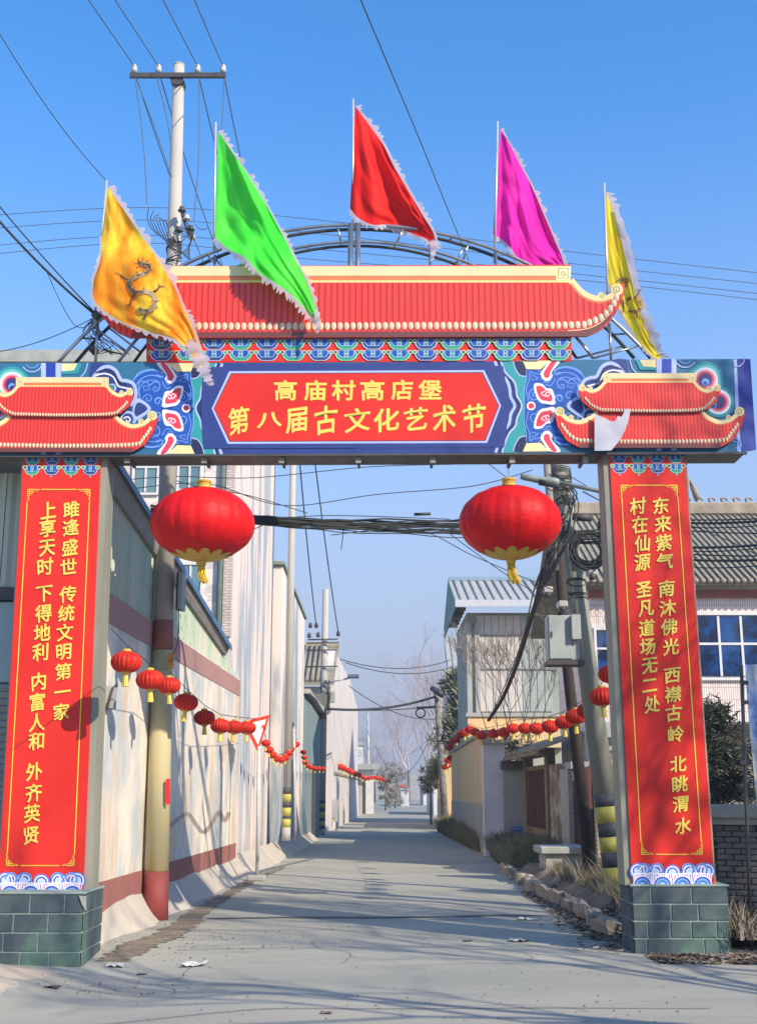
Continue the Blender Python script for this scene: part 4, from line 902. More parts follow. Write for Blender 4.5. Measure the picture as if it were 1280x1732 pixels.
tp = [(1005, 699), (1012, 703), (1022, 707), (1033, 713), (1040, 712), (1044, 704), (1051, 705), (1056, 694), (1062, 690), (1065, 697), (1062, 712), (1056, 729), (1049, 742), (1040, 754), (1033, 762), (1005, 762.5)]
mb.prism([W(u, v, YB-.112)+Vector((0, -.004*hsh(u, v), 0)) for u, v in tp], (0, .004, 0), mat('bare_backing', (.60, .58, .66), (.52, .50, .56), scale=3)); tag(mb.build('torn_print', gate), 'peeled pale patch of torn print beside the right small roof')
# ---- pillars with banners
def waves(art, x0, x1, y0, y1):
    w = x1-x0; h = y1-y0; n = 4; bw = w/n
    for i in range(5):
        cx = x0+w*(i+.5)/5; wl_ = w/5
        for j, hcol in ((0, '#4a78cf'), (1, WHT), (2, '#23429a'), (3, '#bcd0f0')): art.disc(cx+(i-2)*2, y0+h*.30+abs(i-2)*(-1.5)+3, wl_*.52-j*2.4, hcol, 14)
    art.fill([(x0+1, y0+h*.42), (x0+w*.25, y0+h*.36), (x0+w*.5, y0+h*.44), (x0+w*.75, y0+h*.36), (x1-1, y0+h*.42), (x1-3, y1), (x0+3, y1)], '#e8e4ef')
    for k in range(34):
        u = x0+3+(w-6)*k/33; tilt = -5 if (k//6) % 2 else 5; art.line([(u, y0+h*.46), (u+tilt*.6, y1-1)], 1.25, ('#c2566c', '#3a5bb5', '#dfa0ac')[k % 3], 0)
    for i in range(4):
        cx = x0+bw*(i+.5)
        art.disc(cx, y1, bw*.48, '#e9e6f2', 14); art.disc(cx, y1, bw*.43, '#2a4fae', 14); art.disc(cx, y1, bw*.34, '#7ea4de', 14); art.disc(cx, y1, bw*.25, '#2a6cb5', 14); art.disc(cx, y1, bw*.16, '#9cc0ea', 14)
    for i in (-1.5, -.8, .8, 1.5): art.arc((x0+x1)/2+i*w*.24, y0+h*.22, w*.07, 180, 400, 3, '#5f93dd'); art.arc((x0+x1)/2+i*w*.24, y0+h*.22, w*.045, 180, 400, 2, WHT)
def fret(art, x, y, sx, sy, s):
    P = lambda a, b: (x+sx*a*s, y+sy*b*s)
    art.line([P(0, 0), P(3.2, 0), P(3.2, 1), P(2.2, 1), P(2.2, 2), P(1.2, 2), P(1.2, 3), P(0, 3), P(0, 0)], 1.5, GOLD, 0)
    art.line([P(1, 0), P(1, 2), P(0, 2)], 1.3, GOLD, 0); art.line([P(0, 1), P(2, 1), P(2, 0)], 1.3, GOLD, 0)
    art.line([P(3.2, 0), P(4.2, 0), P(4.2, .7), P(5, .7), P(5, 0), P(6, 0)], 1.4, GOLD, 0); art.line([P(0, 3), P(0, 4), P(.6, 4), P(.6, 4.8), P(0, 4.8), P(0, 5.8)], 1.4, GOLD, 0)
def pillar(q, inner, label, frame, cols, wave, side_m):
    (TL, TRr, BR, BL) = q
    mb = MB(); p = [W(u, v, YP) for u, v in q]
    # steel box behind the banner board
    e = .10 if inner > 0 else -.10
    ins = [Vector((p[0].x-(.02 if inner > 0 else .07), YP+.02, p[0].z+.1)), Vector((p[1].x+(.07 if inner > 0 else .02), YP+.02, p[1].z+.1)), Vector((p[2].x+(.07 if inner > 0 else .02), YP+.02, p[2].z-.0)), Vector((p[3].x-(.02 if inner > 0 else .07), YP+.02, p[3].z-.0))]
    mb.prism(ins, (0, .34, 0), side_m); o = mb.build('pillar', gate)
    mb = MB(); mb.prism(p, (0, .018, 0), M_red); ban = mb.build('banner', gate)
    art = Art(lambda u, v: W(u, v, YP-.001), step=.00004)
    TLx, BLx, TRx, BRx = TL[0], BL[0], TRr[0], BR[0]
    def at(s_, v, vt=TL[1], vb=BL[1]): k = (v-vt)/(vb-vt); l_ = TLx+(BLx-TLx)*k; r_ = TRx+(BRx-TRx)*k; return l_+(r_-l_)*s_
    art.sub = lambda s_, v: (at(s_/100, v), v)
    w = TRr[0]-TLx
    for i in range(4):
        for r_ in (0, 1): dougong(art, 12.5+25*i, TL[1]+2+r_*17, 25, 16.5, (i+(q[0][0] > 500)) % 2 == (0 if r_ == 5 else 0), r_ == 1)
    f0, f1, v0, v1 = frame
    s_ = 3.4
    art.line([(f0, v0+6*s_), (f0, v1-6*s_)], 1.3, GOLD, 0); art.line([(f1, v0+6*s_), (f1, v1-6*s_)], 1.3, GOLD, 0); art.line([(f0+5*s_, v0), (f1-5*s_, v0)], 1.6, GOLD, 0); art.line([(f0+5*s_, v1), (f1-5*s_, v1)], 1.6, GOLD, 0)
    art.sub = None
    for fx, fy, a_, b_ in ((f0, v0, 1, 1), (f1, v0, -1, 1), (f0, v1, 1, -1), (f1, v1, -1, -1)): fret(art, at(fx/100, fy), fy, a_, b_, s_)
    waves(art, at(.01, wave[0]), at(.99, wave[0]), wave[0], wave[1])
    art.mb.build('banner_print', ban, normals=False)
    fn = lambda u, v: W(u, v, YP)
    for chars in cols: word(chars, ban, fn, 'banner_lettering', dy=-.0105, slant=.14, bold=.028)
    return o
def col(txt, pts, w=28, h=30): return [(ch, x, y, w, h) for ch, (x, y) in zip(txt, pts)]
k3 = lambda L, sc_=3.935, ox=0, oy=760: [(ox+x/sc_, oy+y/sc_) for x, y in L]
k4 = lambda L: [(x/3.608, 1180+y/3.608) for x, y in L]
Lr = k3([(478, 402), (475, 520), (468, 652), (460, 780), (455, 965), (445, 1090), (435, 1218), (428, 1348), (425, 1478), (420, 1610)])+k4([(378, 85)])
Ll = k3([(325, 405), (320, 525), (318, 655), (305, 780), (298, 962), (293, 1092), (285, 1220), (272, 1350), (262, 1545), (252, 1680)])+k4([(228, 150), (225, 265), (212, 450), (210, 580), (200, 705), (195, 838)])
pillar([(40, 768), (171, 768), (141, 1514), (-3, 1512)], 1, '', (8.5, 88, 828, 1464), [col('雎逢盛世传统文明第一家', Lr, 27, 27), col('上享天时下得地利内富人和外齐英贤', Ll, 27, 29)], (1479, 1513), M_side)
k5 = lambda L: [(1000+x/3.607, 750+y/3.607) for x, y in L]
k6 = lambda L: [(1000+x/3.257, 1200+y/3.257) for x, y in L]
Rr = k5([(420, 380), (433, 490), (438, 605), (445, 718), (455, 885), (462, 1005), (470, 1120), (482, 1240), (490, 1415), (495, 1530), (498, 1645)])+k6([(462, 135), (475, 300), (485, 410), (487, 520), (502, 640)])
Rl = k5([(280, 382), (292, 495), (307, 610), (308, 725), (318, 890), (330, 1005), (335, 1125), (340, 1240), (352, 1355), (352, 1475), (368, 1590)])
pillar([(1030, 765), (1157, 764), (1208, 1497), (1069, 1498)], -1, '', (13, 87, 821, 1445), [col('东来紫气南沐佛光西襟古岭北眺渭水', Rr, 27, 27), col('村在仙源圣凡道场无二处', Rl, 26, 28)], (1463, 1497), M_side)
# ---- pipe arch above the roof
def circ3(a, b, c):
    ax, ay, bx, by, cx, cy = *a, *b, *c; d = 2*(ax*(by-cy)+bx*(cy-ay)+cx*(ay-by))
    ux = ((ax*ax+ay*ay)*(by-cy)+(bx*bx+by*by)*(cy-ay)+(cx*cx+cy*cy)*(ay-by))/d; uy = ((ax*ax+ay*ay)*(cx-bx)+(bx*bx+by*by)*(ax-cx)+(cx*cx+cy*cy)*(bx-ax))/d
    return ux, uy, math.hypot(ax-ux, ay-uy)
def arcpts(a, b, c, Y, n=40):
    A, B, C = [W(*q, Y) for q in (a, b, c)]; ux, uz, r_ = circ3((A.x, A.z), (B.x, B.z), (C.x, C.z))
    t0 = math.atan2(A.z-uz, A.x-ux); t1 = math.atan2(C.z-uz, C.x-ux)
    return [Vector((ux+r_*math.cos(t0+(t1-t0)*i/n), Y, uz+r_*math.sin(t0+(t1-t0)*i/n))) for i in range(n+1)]
Yf, Yk = YB+.10, YB+.40
AR = {}
for nm, a_, b_, c_, Y, r_, m_ in (('outer', (98, 614), (600, 380), (1100, 606), Yf, .021, M_pipeg), ('inner', (200, 613), (600, 409), (1003, 606), Yf, .018, M_pipeg), ('outer2', (128, 614), (600, 388), (1072, 606), Yk, .021, M_pipek), ('inner2', (226, 614), (600, 416), (975, 606), Yk, .018, M_pipek)):
    P_ = arcpts(a_, b_, c_, Y); AR[nm] = P_; mb = MB(); mb.tube(P_, r_, M_stain if nm in ('outer', 'inner') else m_, 10); mb.build('arch_pipe', gate)
for a_, b_ in (('outer', 'inner'), ('outer2', 'inner2')):
    for i in range(3, 40, 4):
        p = AR[a_][i]; q = min(AR[b_], key=lambda t: (t-p).length+.0); mb = MB(); mb.tube([p, q], .012, M_stain, 6); mb.build('strut', gate)
for i in range(2, 40, 6):
    mb = MB(); mb.tube([AR['outer'][i], AR['outer2'][i]], .012, M_pipeg, 6); mb.build('cross_tie', gate)
for u in (593, 605):
    mb = MB(); a = W(u, 379, YB+.05); mb.tube([a, (a.x, YB+.05, W(u, 600, YB+.05).z)], .030, M_stain, 12); mb.build('upright', gate)
for u, v in ((166, 545), (364, 432), (727, 405), (838, 425), (1030, 548)):
    mb = MB(); a = W(u, v, Yf); mb.tube([a, (a.x, Yf, W(u, 613, Yf).z)], .016, M_stain, 8); mb.build('upright', gate)
# ================================================================= brick pedestals
M_pb = mat('teal_grey_brick', (.085, .12, .122), (.055, .08, .09), rough=.75, scale=3.5, bump=.35, detail=9, c3=(.13, .24, .17), c3scale=1.4, c3lo=.52, c3hi=.72, lo=.35, hi=.6)
M_mort = mat('green_mortar', (.31, .38, .34), (.20, .28, .25), rough=.9, scale=5, bump=.3)
def pedestal(x0, x1, y0, y1, z0, z1, rows, label, pat, cracked):
    t = thing('pedestal', ((x0+x1)/2, (y0+y1)/2, z0), label, 'pedestal', 'brick pedestals under the gateway pillars')
    mb = MB(); mb.box(x0+.008, x1-.008, y0+.008, y1-.008, z0-.15, z1, M_mort); mb.build('mortar_core', t)
    h = (z1-z0)/rows; cache = {}
    for r_ in range(rows):
        za, zb = z0+h*r_+.008, z0+h*(r_+1)-.008
        xx = pat[r_ % len(pat)]
        cuts = [x0]+[x0+(x1-x0)*c for c in xx]+[x1]
        for a_, b_ in zip(cuts, cuts[1:]):
            mb = MB(); d_ = random.uniform(0, .004); mb.bbox(a_+.008, b_-.008, y0-d_, y0+.05, za, zb, M_pb, b=.004); mb.build('brick', t)
        ys_ = [y0, y0+.12, y0+.30, y0+.46, y1] if r_ % 2 else [y0, y0+.22, y0+.40, y1]
        for xs0, xs1 in ((x0-.003, x0+.04), (x1-.04, x1+.003)):
            for a_, b_ in zip(ys_, ys_[1:]):
                mb = MB(); d_ = random.uniform(0, .003); mb.bbox(xs0-d_, xs1+d_, max(a_, y0+.055)+.005, b_-.005, za, zb, M_pb, b=.004); mb.build('brick', t)
    mb = MB(); mb.bbox(x0-.012, x1+.012, y0-.012, y1+.012, z1+.001, z1+.022, M_mort, b=.006); mb.build('cap', t)
    return t
a = W(1067, 1500, 12.36); b = W(1230, 1500, 12.36)
pedestal(a.x, b.x, 12.36, 12.95, -.02, a.z, 4, 'teal brick pedestal under the right pillar with green streaked rows', [[.13, .72], [.20, .58, .86] and [.15, .38, .60, .86], [.40, .68], [.20, .62]][::1], 0)
a = W(-45, 1513, 12.10); b = W(143, 1513, 12.10)
t = pedestal(a.x, b.x, 12.10, 12.92, -.13, a.z, 4, 'teal brick pedestal under the left pillar with chipped corner behind dust mound', [[.15, .46, .72], [.30, .61], [.05, .38, .69], [.22, .52, .83]], 1)
mb = MB(); mb.prism([W(134, 1515, 12.08), W(146, 1516, 12.08), W(146.5, 1541, 12.08), W(139, 1530, 12.08)], (0, .012, 0), M_slab); mb.build('broken_chip', t)
# ================================================================= flags
def cloth(name, h, h2, trans=.22, sc_=1.2): return mat(name, lin(h), lin(h2), rough=.6, scale=sc_, trans=trans, spec=.15, bump=.3, bscale=18, lo=.44, hi=.60, stretch=(1.6, 1, .5))
M_fr = mat('white_fringe', (.72, .68, .74), (.62, .58, .66), rough=.8, scale=6, trans=.5)
M_pole = mat('white_flag_pole', (.62, .62, .62), (.5, .5, .5), rough=.35, metal=.3)
def lerp2(P, t):
    k = t*(len(P)-1); i = min(int(k), len(P)-2); return P[i].lerp(P[i+1], k-i)
def flag(label, pole, up, lo, m, Y0, Y1, fold, fr_u=12, fr_l=8, emblem=None, tail=None, bulge=0, seed=1, front=False):
    # pole: (u top, v top, u bottom, v bottom); up / lo: the two edges from hoist to tip, pixels
    rnd = random.Random(seed)
    a = W(pole[0], pole[1], Y0); b = W(pole[2], pole[3], Y0)
    t = thing('flag', (b.x, b.y, b.z), label, 'flag')
    mb = MB(); mb.tube([b, a], .014, M_pole, 8); mb.build('flag_pole', t)
    U = spline([(x, y, 0) for x, y in up], 8); Lo = spline([(x, y, 0) for x, y in lo], 8)
    def pt(s_, k, ex=0):
        p = lerp2(U, s_); q = lerp2(Lo, s_); r_ = p.lerp(q, k); wd = (p-q).length
        amp = min(1, s_*4)*min(1, wd/60)
        th = s_/(s_+.55*k+.06)
        dep = fold*amp*(math.sin(9.5*th+1.5*k+seed)*.75+math.sin(21*th-2.5*s_+seed*2)*.32+.4*math.sin(5*s_+3*k+seed)+.55*(.5-abs(math.sin(6.5*th+4*s_+seed*1.7)))+.35*(.5-abs(math.sin(11*k-7*s_+seed))))
        dep += fold*.10*amp*math.sin(27*k+9*s_+3*math.sin(7*s_+seed)) + fold*.06*amp*math.sin(31*s_-19*k)
        Y = Y0+(Y1-Y0)*s_
        if front: f_ = sm(385, 450, r_.y); Y = Y*(1-f_)+min(Y, YB-.22)*f_; dep *= 1-.35*f_
        return W(r_.x, r_.y, Y+dep-bulge*math.sin(math.pi*min(1, s_*1.2))*(k*(1-k)*4))
    mb = MB(); mb.grid(lambda a, b: pt(a, b), 60, 36, m); cl = mb.build('cloth', t, normals=False)
    # ragged fringe on both free edges
    for (E, w, nm, k) in ((U, fr_u, 'upper_fringe', 0), (Lo, fr_l, 'lower_fringe', 1)):
        mb = MB(); n = 170
        for i in range(n):
            s0, s1 = i/n, (i+1)/n; p, q = lerp2(E, s0), lerp2(E, s1); d_ = (q-p).normalized() if (q-p).length > 1e-6 else Vector((1, 0, 0))
            nr = Vector((-d_.y, d_.x, 0)); o_ = lerp2(Lo if k == 0 else U, s0); 
            if (o_-p).dot(nr) > 0: nr = -nr
            def ww(s_): 
                f = (s_*n/6.5+1.6*vn(s_*16+seed, 5+k)+rnd.random()*.03) % 1
                return (w*(.22+.78*abs(math.sin(math.pi*f))**.8*(.5+.5*vn(s_*37+seed*7, k*9))) if vn(s_*19+seed, 3+k) > .25 else w*.3)
            w0, w1 = ww(s0), ww(s1); Y = Y0+(Y1-Y0)*s0
            A = pt(s0, k); B = pt(s1, k)
            C_ = W(q.x+nr.x*w1+w1*.3*d_.x, q.y+nr.y*w1+d_.y*w1*.3, B.y); D_ = W(p.x+nr.x*w0+w0*.3*d_.x, p.y+nr.y*w0+d_.y*w0*.3, A.y); mb.face([A, B, C_, D_], M_fr)
        mb.build(nm, t, normals=False)
    if tail:
        T = spline([(x, y, z) for x, y, z in tail], 8); mb = MB()
        for i in range(len(T)-1):
            p, q = T[i], T[i+1]; n_ = len(T)-1
            def e(r_, s_, kk): 
                wv = r_.z*(1+.35*math.sin(kk*1.9)*s_)/2; return W(r_.x+s_*wv, r_.y-s_*wv*.35, (YB-.24 if front else Y1-.01)+.012*math.sin(kk))
            mb.face([e(p, -1, i), e(q, -1, i+1), e(q, 1, i+1), e(p, 1, i)], M_fr)
        mb.build('torn_tail', t, normals=False)
    if emblem:
        (cx, cy, s_, rot) = emblem
        dr = Art(lambda u, v: W(u, v, Y0), step=0)
        def near(u, v):                                # onto the cloth
            best = None
            for i in range(0, 41):
                p, q = lerp2(U, i/40), lerp2(Lo, i/40); dd = q-p; k = max(.02, min(.98, ((u-p.x)*dd.x+(v-p.y)*dd.y)/max(dd.length_squared, 1))); r_ = p.lerp(q, k); e = (r_.x-u)**2+(r_.y-v)**2
                if best is None or e < best[0]: best = (e, i/40, k)
            return W(u, v, pt(best[1], best[2]).y-.012)
        dr.fn = near
        X = lambda a, b: (cx+s_*(a*math.cos(rot)-b*math.sin(rot)), cy+s_*(a*math.sin(rot)+b*math.cos(rot)))
        body = [X(-.1, -1), X(.25, -.95), (X(.2, -.7)), X(-.25, -.5), X(-.45, -.2), X(-.2, .05), X(.3, .02), X(.55, .25), X(.5, .6), X(.15, .75), X(-.05, .62)]
        inkd, ink2 = ('#5a4420', '#9a8358') if cx < 600 else ('#8a5a18', '#c99a30')
        dr.line(body, s_*.17, ink2); dr.line(body, s_*.09, inkd)
        L = spline([(x, y, 0) for x, y in body], 6)
        for i in range(0, len(L), 2):
            p = L[i]; an = rnd.uniform(0, 6.3); dr.line([(p.x, p.y), (p.x+s_*.16*math.cos(an), p.y+s_*.16*math.sin(an))], s_*.035, inkd, 0)
        for an in range(8): dr.line([X(0, -.98), X(.02+.3*math.cos(an*.8), -1.0+.25*math.sin(an*.8))], s_*.03, inkd, 0)
        for bx, by, dx, dy in ((-.4, -.35, -.35, -.2), (-.15, .05, -.2, .45), (.4, .05, .3, -.25), (.3, .7, -.1, .3)):
            dr.line([X(bx, by), X(bx+dx*.6, by+dy*.4), X(bx+dx, by+dy)], s_*.07, inkd); 
            for q in (-.12, 0, .12): dr.line([X(bx+dx, by+dy), X(bx+dx*1.25+q, by+dy*1.25+q*.4)], s_*.03, inkd, 0)
        dr.mb.build('emblem', cl, normals=False)
    return t
flag('orange yellow triangular flag with a dark dragon emblem, leftmost on the gateway', (181, 305, 160, 545), [(183, 316), (205, 348), (238, 396), (268, 440), (292, 478), (310, 520), (325, 552), (338, 590), (348, 622)], [(172, 398), (170, 440), (158, 480), (163, 512), (200, 541), (250, 560), (292, 572), (318, 592), (338, 622)], cloth('orange_silk', '#ffe040', '#ff981c', sc_=1.7), YB+.10, YB-.22, .065, 13, 9, emblem=(238, 492, 46, .05), tail=[(320, 575, 16), (332, 600, 22), (345, 625, 17), (354, 645, 12), (360, 652, 5)], bulge=.06, seed=3, front=True)
flag('bright green triangular flag, second from left on the gateway', (365, 207, 362, 425), [(369, 222), (400, 268), (425, 305), (452, 350), (478, 398), (500, 440), (520, 480), (538, 535)], [(364, 400), (385, 420), (415, 436), (440, 462), (468, 480), (495, 500), (518, 525), (538, 545)], cloth('green_silk', '#5cf04a', '#3fe638'), YB+.12, YB-.20, .09, 11, 14, tail=[(533, 520, 8), (538, 545, 9), (537, 563, 4)], seed=5, front=True)
flag('plain red triangular flag at the top centre of the gateway', (597, 168, 597, 385), [(601, 180), (625, 212), (648, 245), (668, 285), (690, 322), (712, 360), (733, 395), (736, 420)], [(592, 352), (605, 368), (630, 380), (655, 380), (680, 388), (705, 398), (722, 405), (734, 422)], cloth('red_silk', '#f5231c', '#e51a16'), YB+.10, YB-.0, .08, 14, 11, tail=[(732, 405, 12), (733, 425, 9), (730, 441, 6)], seed=8)
flag('magenta triangular flag, second from right on the gateway', (841, 206, 836, 445), [(846, 218), (862, 245), (880, 280), (900, 318), (918, 360), (935, 400), (948, 430), (953, 448)], [(833, 396), (848, 405), (862, 418), (872, 432), (885, 448), (910, 452), (935, 455), (950, 456)], cloth('magenta_silk', '#f724b0', '#e01a9c'), YB+.14, YB+.24, .08, 10, 9, seed=12)
flag('narrow yellow triangular flag with torn fringe, rightmost on the gateway', (1021, 310, 1029, 560), [(1025, 325), (1036, 358), (1046, 392), (1056, 430), (1066, 470), (1078, 510), (1098, 560), (1118, 606)], [(1026, 470), (1034, 490), (1042, 512), (1052, 530), (1066, 556), (1082, 580), (1100, 600), (1112, 608)], cloth('yellow_silk', '#ffe93c', '#ffd21c'), YB+.10, YB+.06, .025, 16, 8, emblem=(1060, 505, 34, -.3), tail=[(1040, 350, 7), (1060, 410, 9), (1075, 480, 9), (1092, 540, 11), (1112, 590, 10), (1120, 600, 5)], seed=15)
# ================================================================= lanterns
M_satin = mat('red_satin', (.76, .008, .008), (.64, .005, .007), rough=.52, scale=3, spec=.25, bump=.35, bscale=9, stretch=(1, 1, 3.5))
M_sred = mat('small_lantern_red', (.78, .05, .022), (.62, .022, .014), rough=.5, scale=8, trans=.25, spec=.25)
M_gold2 = mat('gold_trim', (.72, .47, .07), (.55, .34, .05), rough=.45, scale=30, bump=.3)
M_tass = mat('yellow_tassel', (.80, .58, .06), (.68, .44, .04), rough=.8, scale=20)
M_tassS = mat('pale_yellow_tassel', (.80, .66, .14), (.72, .55, .08), rough=.8, scale=20)
def biglantern(u, v, vt, wpx, hpx, vtop, vtas, label, Y, rz=0):
    c = W(u, v, Y); pxm = (W(u+100, v, Y).x-c.x)/100; rr = wpx/2*pxm; hh = hpx/2*pxm
    t = thing('large_lantern', tuple(c), label, 'lantern', 'large lanterns under the gateway beam')
    mb = MB(); n = 96; prof = []
    for i in range(29):
        a = -math.pi/2+math.pi*i/28; r_ = rr*max(0, math.cos(a))**.92; z = hh*math.sin(a)
        if z < 0: z *= 1.04; r_ = rr*math.cos(a)**1.12
        prof.append((max(r_, .10*rr), z))
    i0 = len(mb.v)
    for i, (r_, z) in enumerate(prof):
        for j in range(n):
            th = 2*math.pi*j/n+rz; q = abs(math.sin(th*8)); k = 1-.034*(1-q)**6*math.cos(z/hh*1.4)
            k += .008*math.sin(th*8*2+1)*math.sin(i*1.9)*(math.sin(th*3)**2)
            zz = z+.004*math.sin(i*1.6+th*5)
            mb.v.append(c+Vector((r_*k*math.cos(th), r_*k*math.sin(th), zz)))
    mi = mb.mi(M_satin)
    for i in range(len(prof)-1):
        for j in range(n): a = i0+i*n+j; b = i0+i*n+(j+1) % n; mb.f.append((a, b, b+n, a+n)); mb.m.append(mi); mb.sm.append(True)
    body = mb.build('lantern_body', t)
    # scalloped gold trims lying on the fabric
    for s_, z0, nm in ((1, .80, 'top_trim'), (-1, .74, 'bottom_trim')):
        mb = MB(); m_ = 96; g0 = len(mb.v)
        for j in range(m_):
            th = 2*math.pi*j/m_; sc_ = abs(math.sin(th*6)); zin = s_*hh*(z0+.19-.11*sc_ if s_ < 0 else z0+.16-.05*sc_)
            for zz in [zin*(1-f)+s_*hh*(1.0 if s_ > 0 else 1.035)*f for f in (0, .33, .66, 1)]:
                a = math.asin(max(-1, min(1, zz/hh/(1.04 if s_ < 0 else 1)))); r_ = rr*(max(0, math.cos(a))**(.92 if s_ > 0 else 1.12)); r_ = max(r_, .10*rr)+.007
                mb.v.append(c+Vector((r_*math.cos(th+rz), r_*math.sin(th+rz), zz+s_*.003)))
        for j in range(m_):
            for i in range(3): a = g0+j*4+i; b = g0+((j+1) % m_)*4+i; mb.f.append((a, a+1, b+1, b)); mb.m.append(0); mb.sm.append(True)
        mb.mi(M_gold2); mb.build(nm, t)
    zc = hh*1.0; mb = MB(); mb.lathe([(.12*rr*1.15, zc-.02), (.115*rr*1.2, zc+.02), (.10*rr*1.2, zc+.075), (.12*rr*1.2, zc+.08), (.12*rr*1.2, zc+.10), (.02, zc+.10)], M_gold2, c, 20); mb.build('cap', t)
    mb = MB(); mb.lathe([(.10*rr, -hh*1.04), (.085*rr, -hh*1.04-.05), (.001, -hh*1.04-.05)], M_gold2, c, 18); mb.build('collar', t)
    mb = MB(); rnd = random.Random(int(u))
    tl = (vtas-(v+hpx/2*1.04))*pxm
    for j in range(46):
        th = rnd.uniform(0, 6.28); r0 = .075*rr*rnd.uniform(.2, 1); r1 = r0*rnd.uniform(1.0, 1.5); ll = tl*rnd.uniform(.85, 1.03); sw_ = .045
        mb.tube([c+Vector((r0*math.cos(th), r0*math.sin(th), -hh*1.04-.04)), c+Vector((r1*math.cos(th)+sw_*.3, r1*math.sin(th), -hh*1.04-.04-ll*.5)), c+Vector((r1*1.15*math.cos(th)+sw_, r1*math.sin(th), -hh*1.04-ll))], .0055, M_tass, 4, cap=False)
    mb.build('tassel', t)
    mb = MB(); top = W(u, vtop, Y); mb.tube([c+Vector((0, 0, zc+.09)), Vector((c.x, c.y, top.z))], .003, M_dark, 5); mb.build('hanging_cord', t)
    return t
biglantern(343, 887, 0, 176, 122, 771, 987, 'large glossy red lantern with gold tassel under the left half of the gateway beam', YB+.22)
biglantern(862, 884, 0, 173, 122, 771, 988, 'large glossy red lantern with gold tassel under the right half of the gateway beam', YB+.22, .2)
def small_lantern():
    t = thing('small_lantern', (0, 0, 0), 'x', 'lantern', 'x')
    mb = MB(); prof = [(max(.035, .18*math.cos(a)**.8), .125*math.sin(a)) for a in [(-1.5+3.0*i/12) for i in range(13)]]
    mb.lathe(prof, M_sred, (0, 0, 0), 80, lobes=20, depth=.13); mb.build('lantern_body', t)
    mb = MB(); mb.lathe([(.05, .118), (.055, .128), (.05, .15), (.03, .155)], M_gold2, (0, 0, 0), 10); mb.tube([(0, 0, .15), (0, 0, .20)], .006, M_dark, 4); mb.build('cap', t)
    mb = MB(); mb.lathe([(.10, -.098), (.065, -.122), (.04, -.14), (.03, -.145)], M_gold2, (0, 0, 0), 12); mb.build('base_ring', t)
    mb = MB()
    for j in range(9):
        th = j*.7; mb.tube([(.018*math.cos(th), .018*math.sin(th), -.14), (.03*math.cos(th), .03*math.sin(th), -.28)], .013, M_tassS, 4, cap=False)
    mb.build('tassel', t); return t
proto = None
def string(pts, grp, lab, cordlab, scale=1, cord=True):
    """pts: list of world positions of lantern centres"""
    global proto
    sc_ = scale if isinstance(scale, list) else [scale]*len(pts); scale = sum(sc_)/len(sc_)
    for i, p in enumerate(pts):
        scale_i = sc_[i]
        l_ = lab % ORD[i]
        if proto is None:
            proto = small_lantern(); proto.location = p; proto['label'] = l_; proto['group'] = grp; proto.scale = (scale_i,)*3; proto.rotation_euler = (random.uniform(-.06, .06), random.uniform(-.06, .06), random.uniform(0, 6))
        else:
            o = dup(proto, p, l_, grp, scale_i); o.rotation_euler = (random.uniform(-.10, .10), random.uniform(-.10, .10), random.uniform(0, 6))
    if cord and len(pts) > 1:
        a = pts[0]; b = pts[-1]; e0 = pts[0]-(pts[1]-pts[0])*.6; e1 = pts[-1]+(pts[-1]-pts[-2])*.6
        mb = MB(); mb.tube([e0+Vector((0, 0, .24*scale))]+[p+Vector((0, 0, .2*scale)) for p in pts]+[e1+Vector((0, 0, .22*scale))], .006, M_dark, 4); tag(mb.build('lantern_cord'), cordlab, 'cord')
dist = lambda u, v, w: W(u, v, .365*2000/w*1.0)
def chain(L, ya, yb):                       # pixel path with distances running from ya to yb (1/distance spaced evenly)
    n = len(L); return [W(u, v, 1/((1/ya)*(1-i/(n-1))+(1/yb)*(i/(n-1)))) for i, (u, v) in enumerate(L)]
tchain = lambda L, t: [LW(u, v, t) for u, v in L]
S1 = [(214, 1120, 13.5), (254, 1150, 14.9), (286, 1160, 16.0), (315, 1188, 17.3), (346, 1214, 18.9), (373, 1228, 20.4), (396, 1230, 22.0), (418, 1231, 23.8), (436, 1231, 25.0)]
string([LW(q[0], q[1], -2.86) for q in S1], 'small lanterns along the left mural wall', 'small red lantern along left mural wall, %s from the left pillar', 'thin cord carrying the small lanterns along the left mural wall', [w_*LW(u, v, -2.86).y/720*.97 for (u, v, _), w_ in zip(S1, (54, 49, 41, 42, 37, 35, 32, 31, 29))])
string(tchain([(450, 1257), (455, 1268), (461, 1277), (468, 1283), (476, 1285), (483, 1281), (488, 1274), (492, 1267), (496, 1261), (501, 1259)], -3.0), 'orange lit lanterns by the left slim pole', 'small lantern in drooping loop by the slim left pole, %s from left', 'thin drooping cord beside the left slim striped pole', .56)
string(tchain([(513, 1272), (514.5, 1281), (516, 1289), (520, 1295), (526, 1298), (533, 1300), (540, 1300), (547, 1300)], -3.05), 'dark lanterns between the two left poles', 'shaded dark red lantern between the two left striped poles, %s from left', 'thin cord between the two left striped poles', .5)
string(chain([(575, 1297), (581, 1299), (589, 1303), (595, 1306), (601, 1309), (607, 1311), (613, 1314), (618, 1317)], 55, 80), 'far left lanterns before the pink wall', 'far small lantern before the low pink wall, %s from near end', 'thin cord before the low pink wall', 1)
string(chain([(624, 1316), (629, 1315), (634, 1315), (639, 1316), (644, 1317), (649, 1320)], 80, 95), 'farthest left lanterns at the far gateway', 'tiny orange lantern at the far white gateway, %s from left', 'thin cord at the far white gateway', 1)
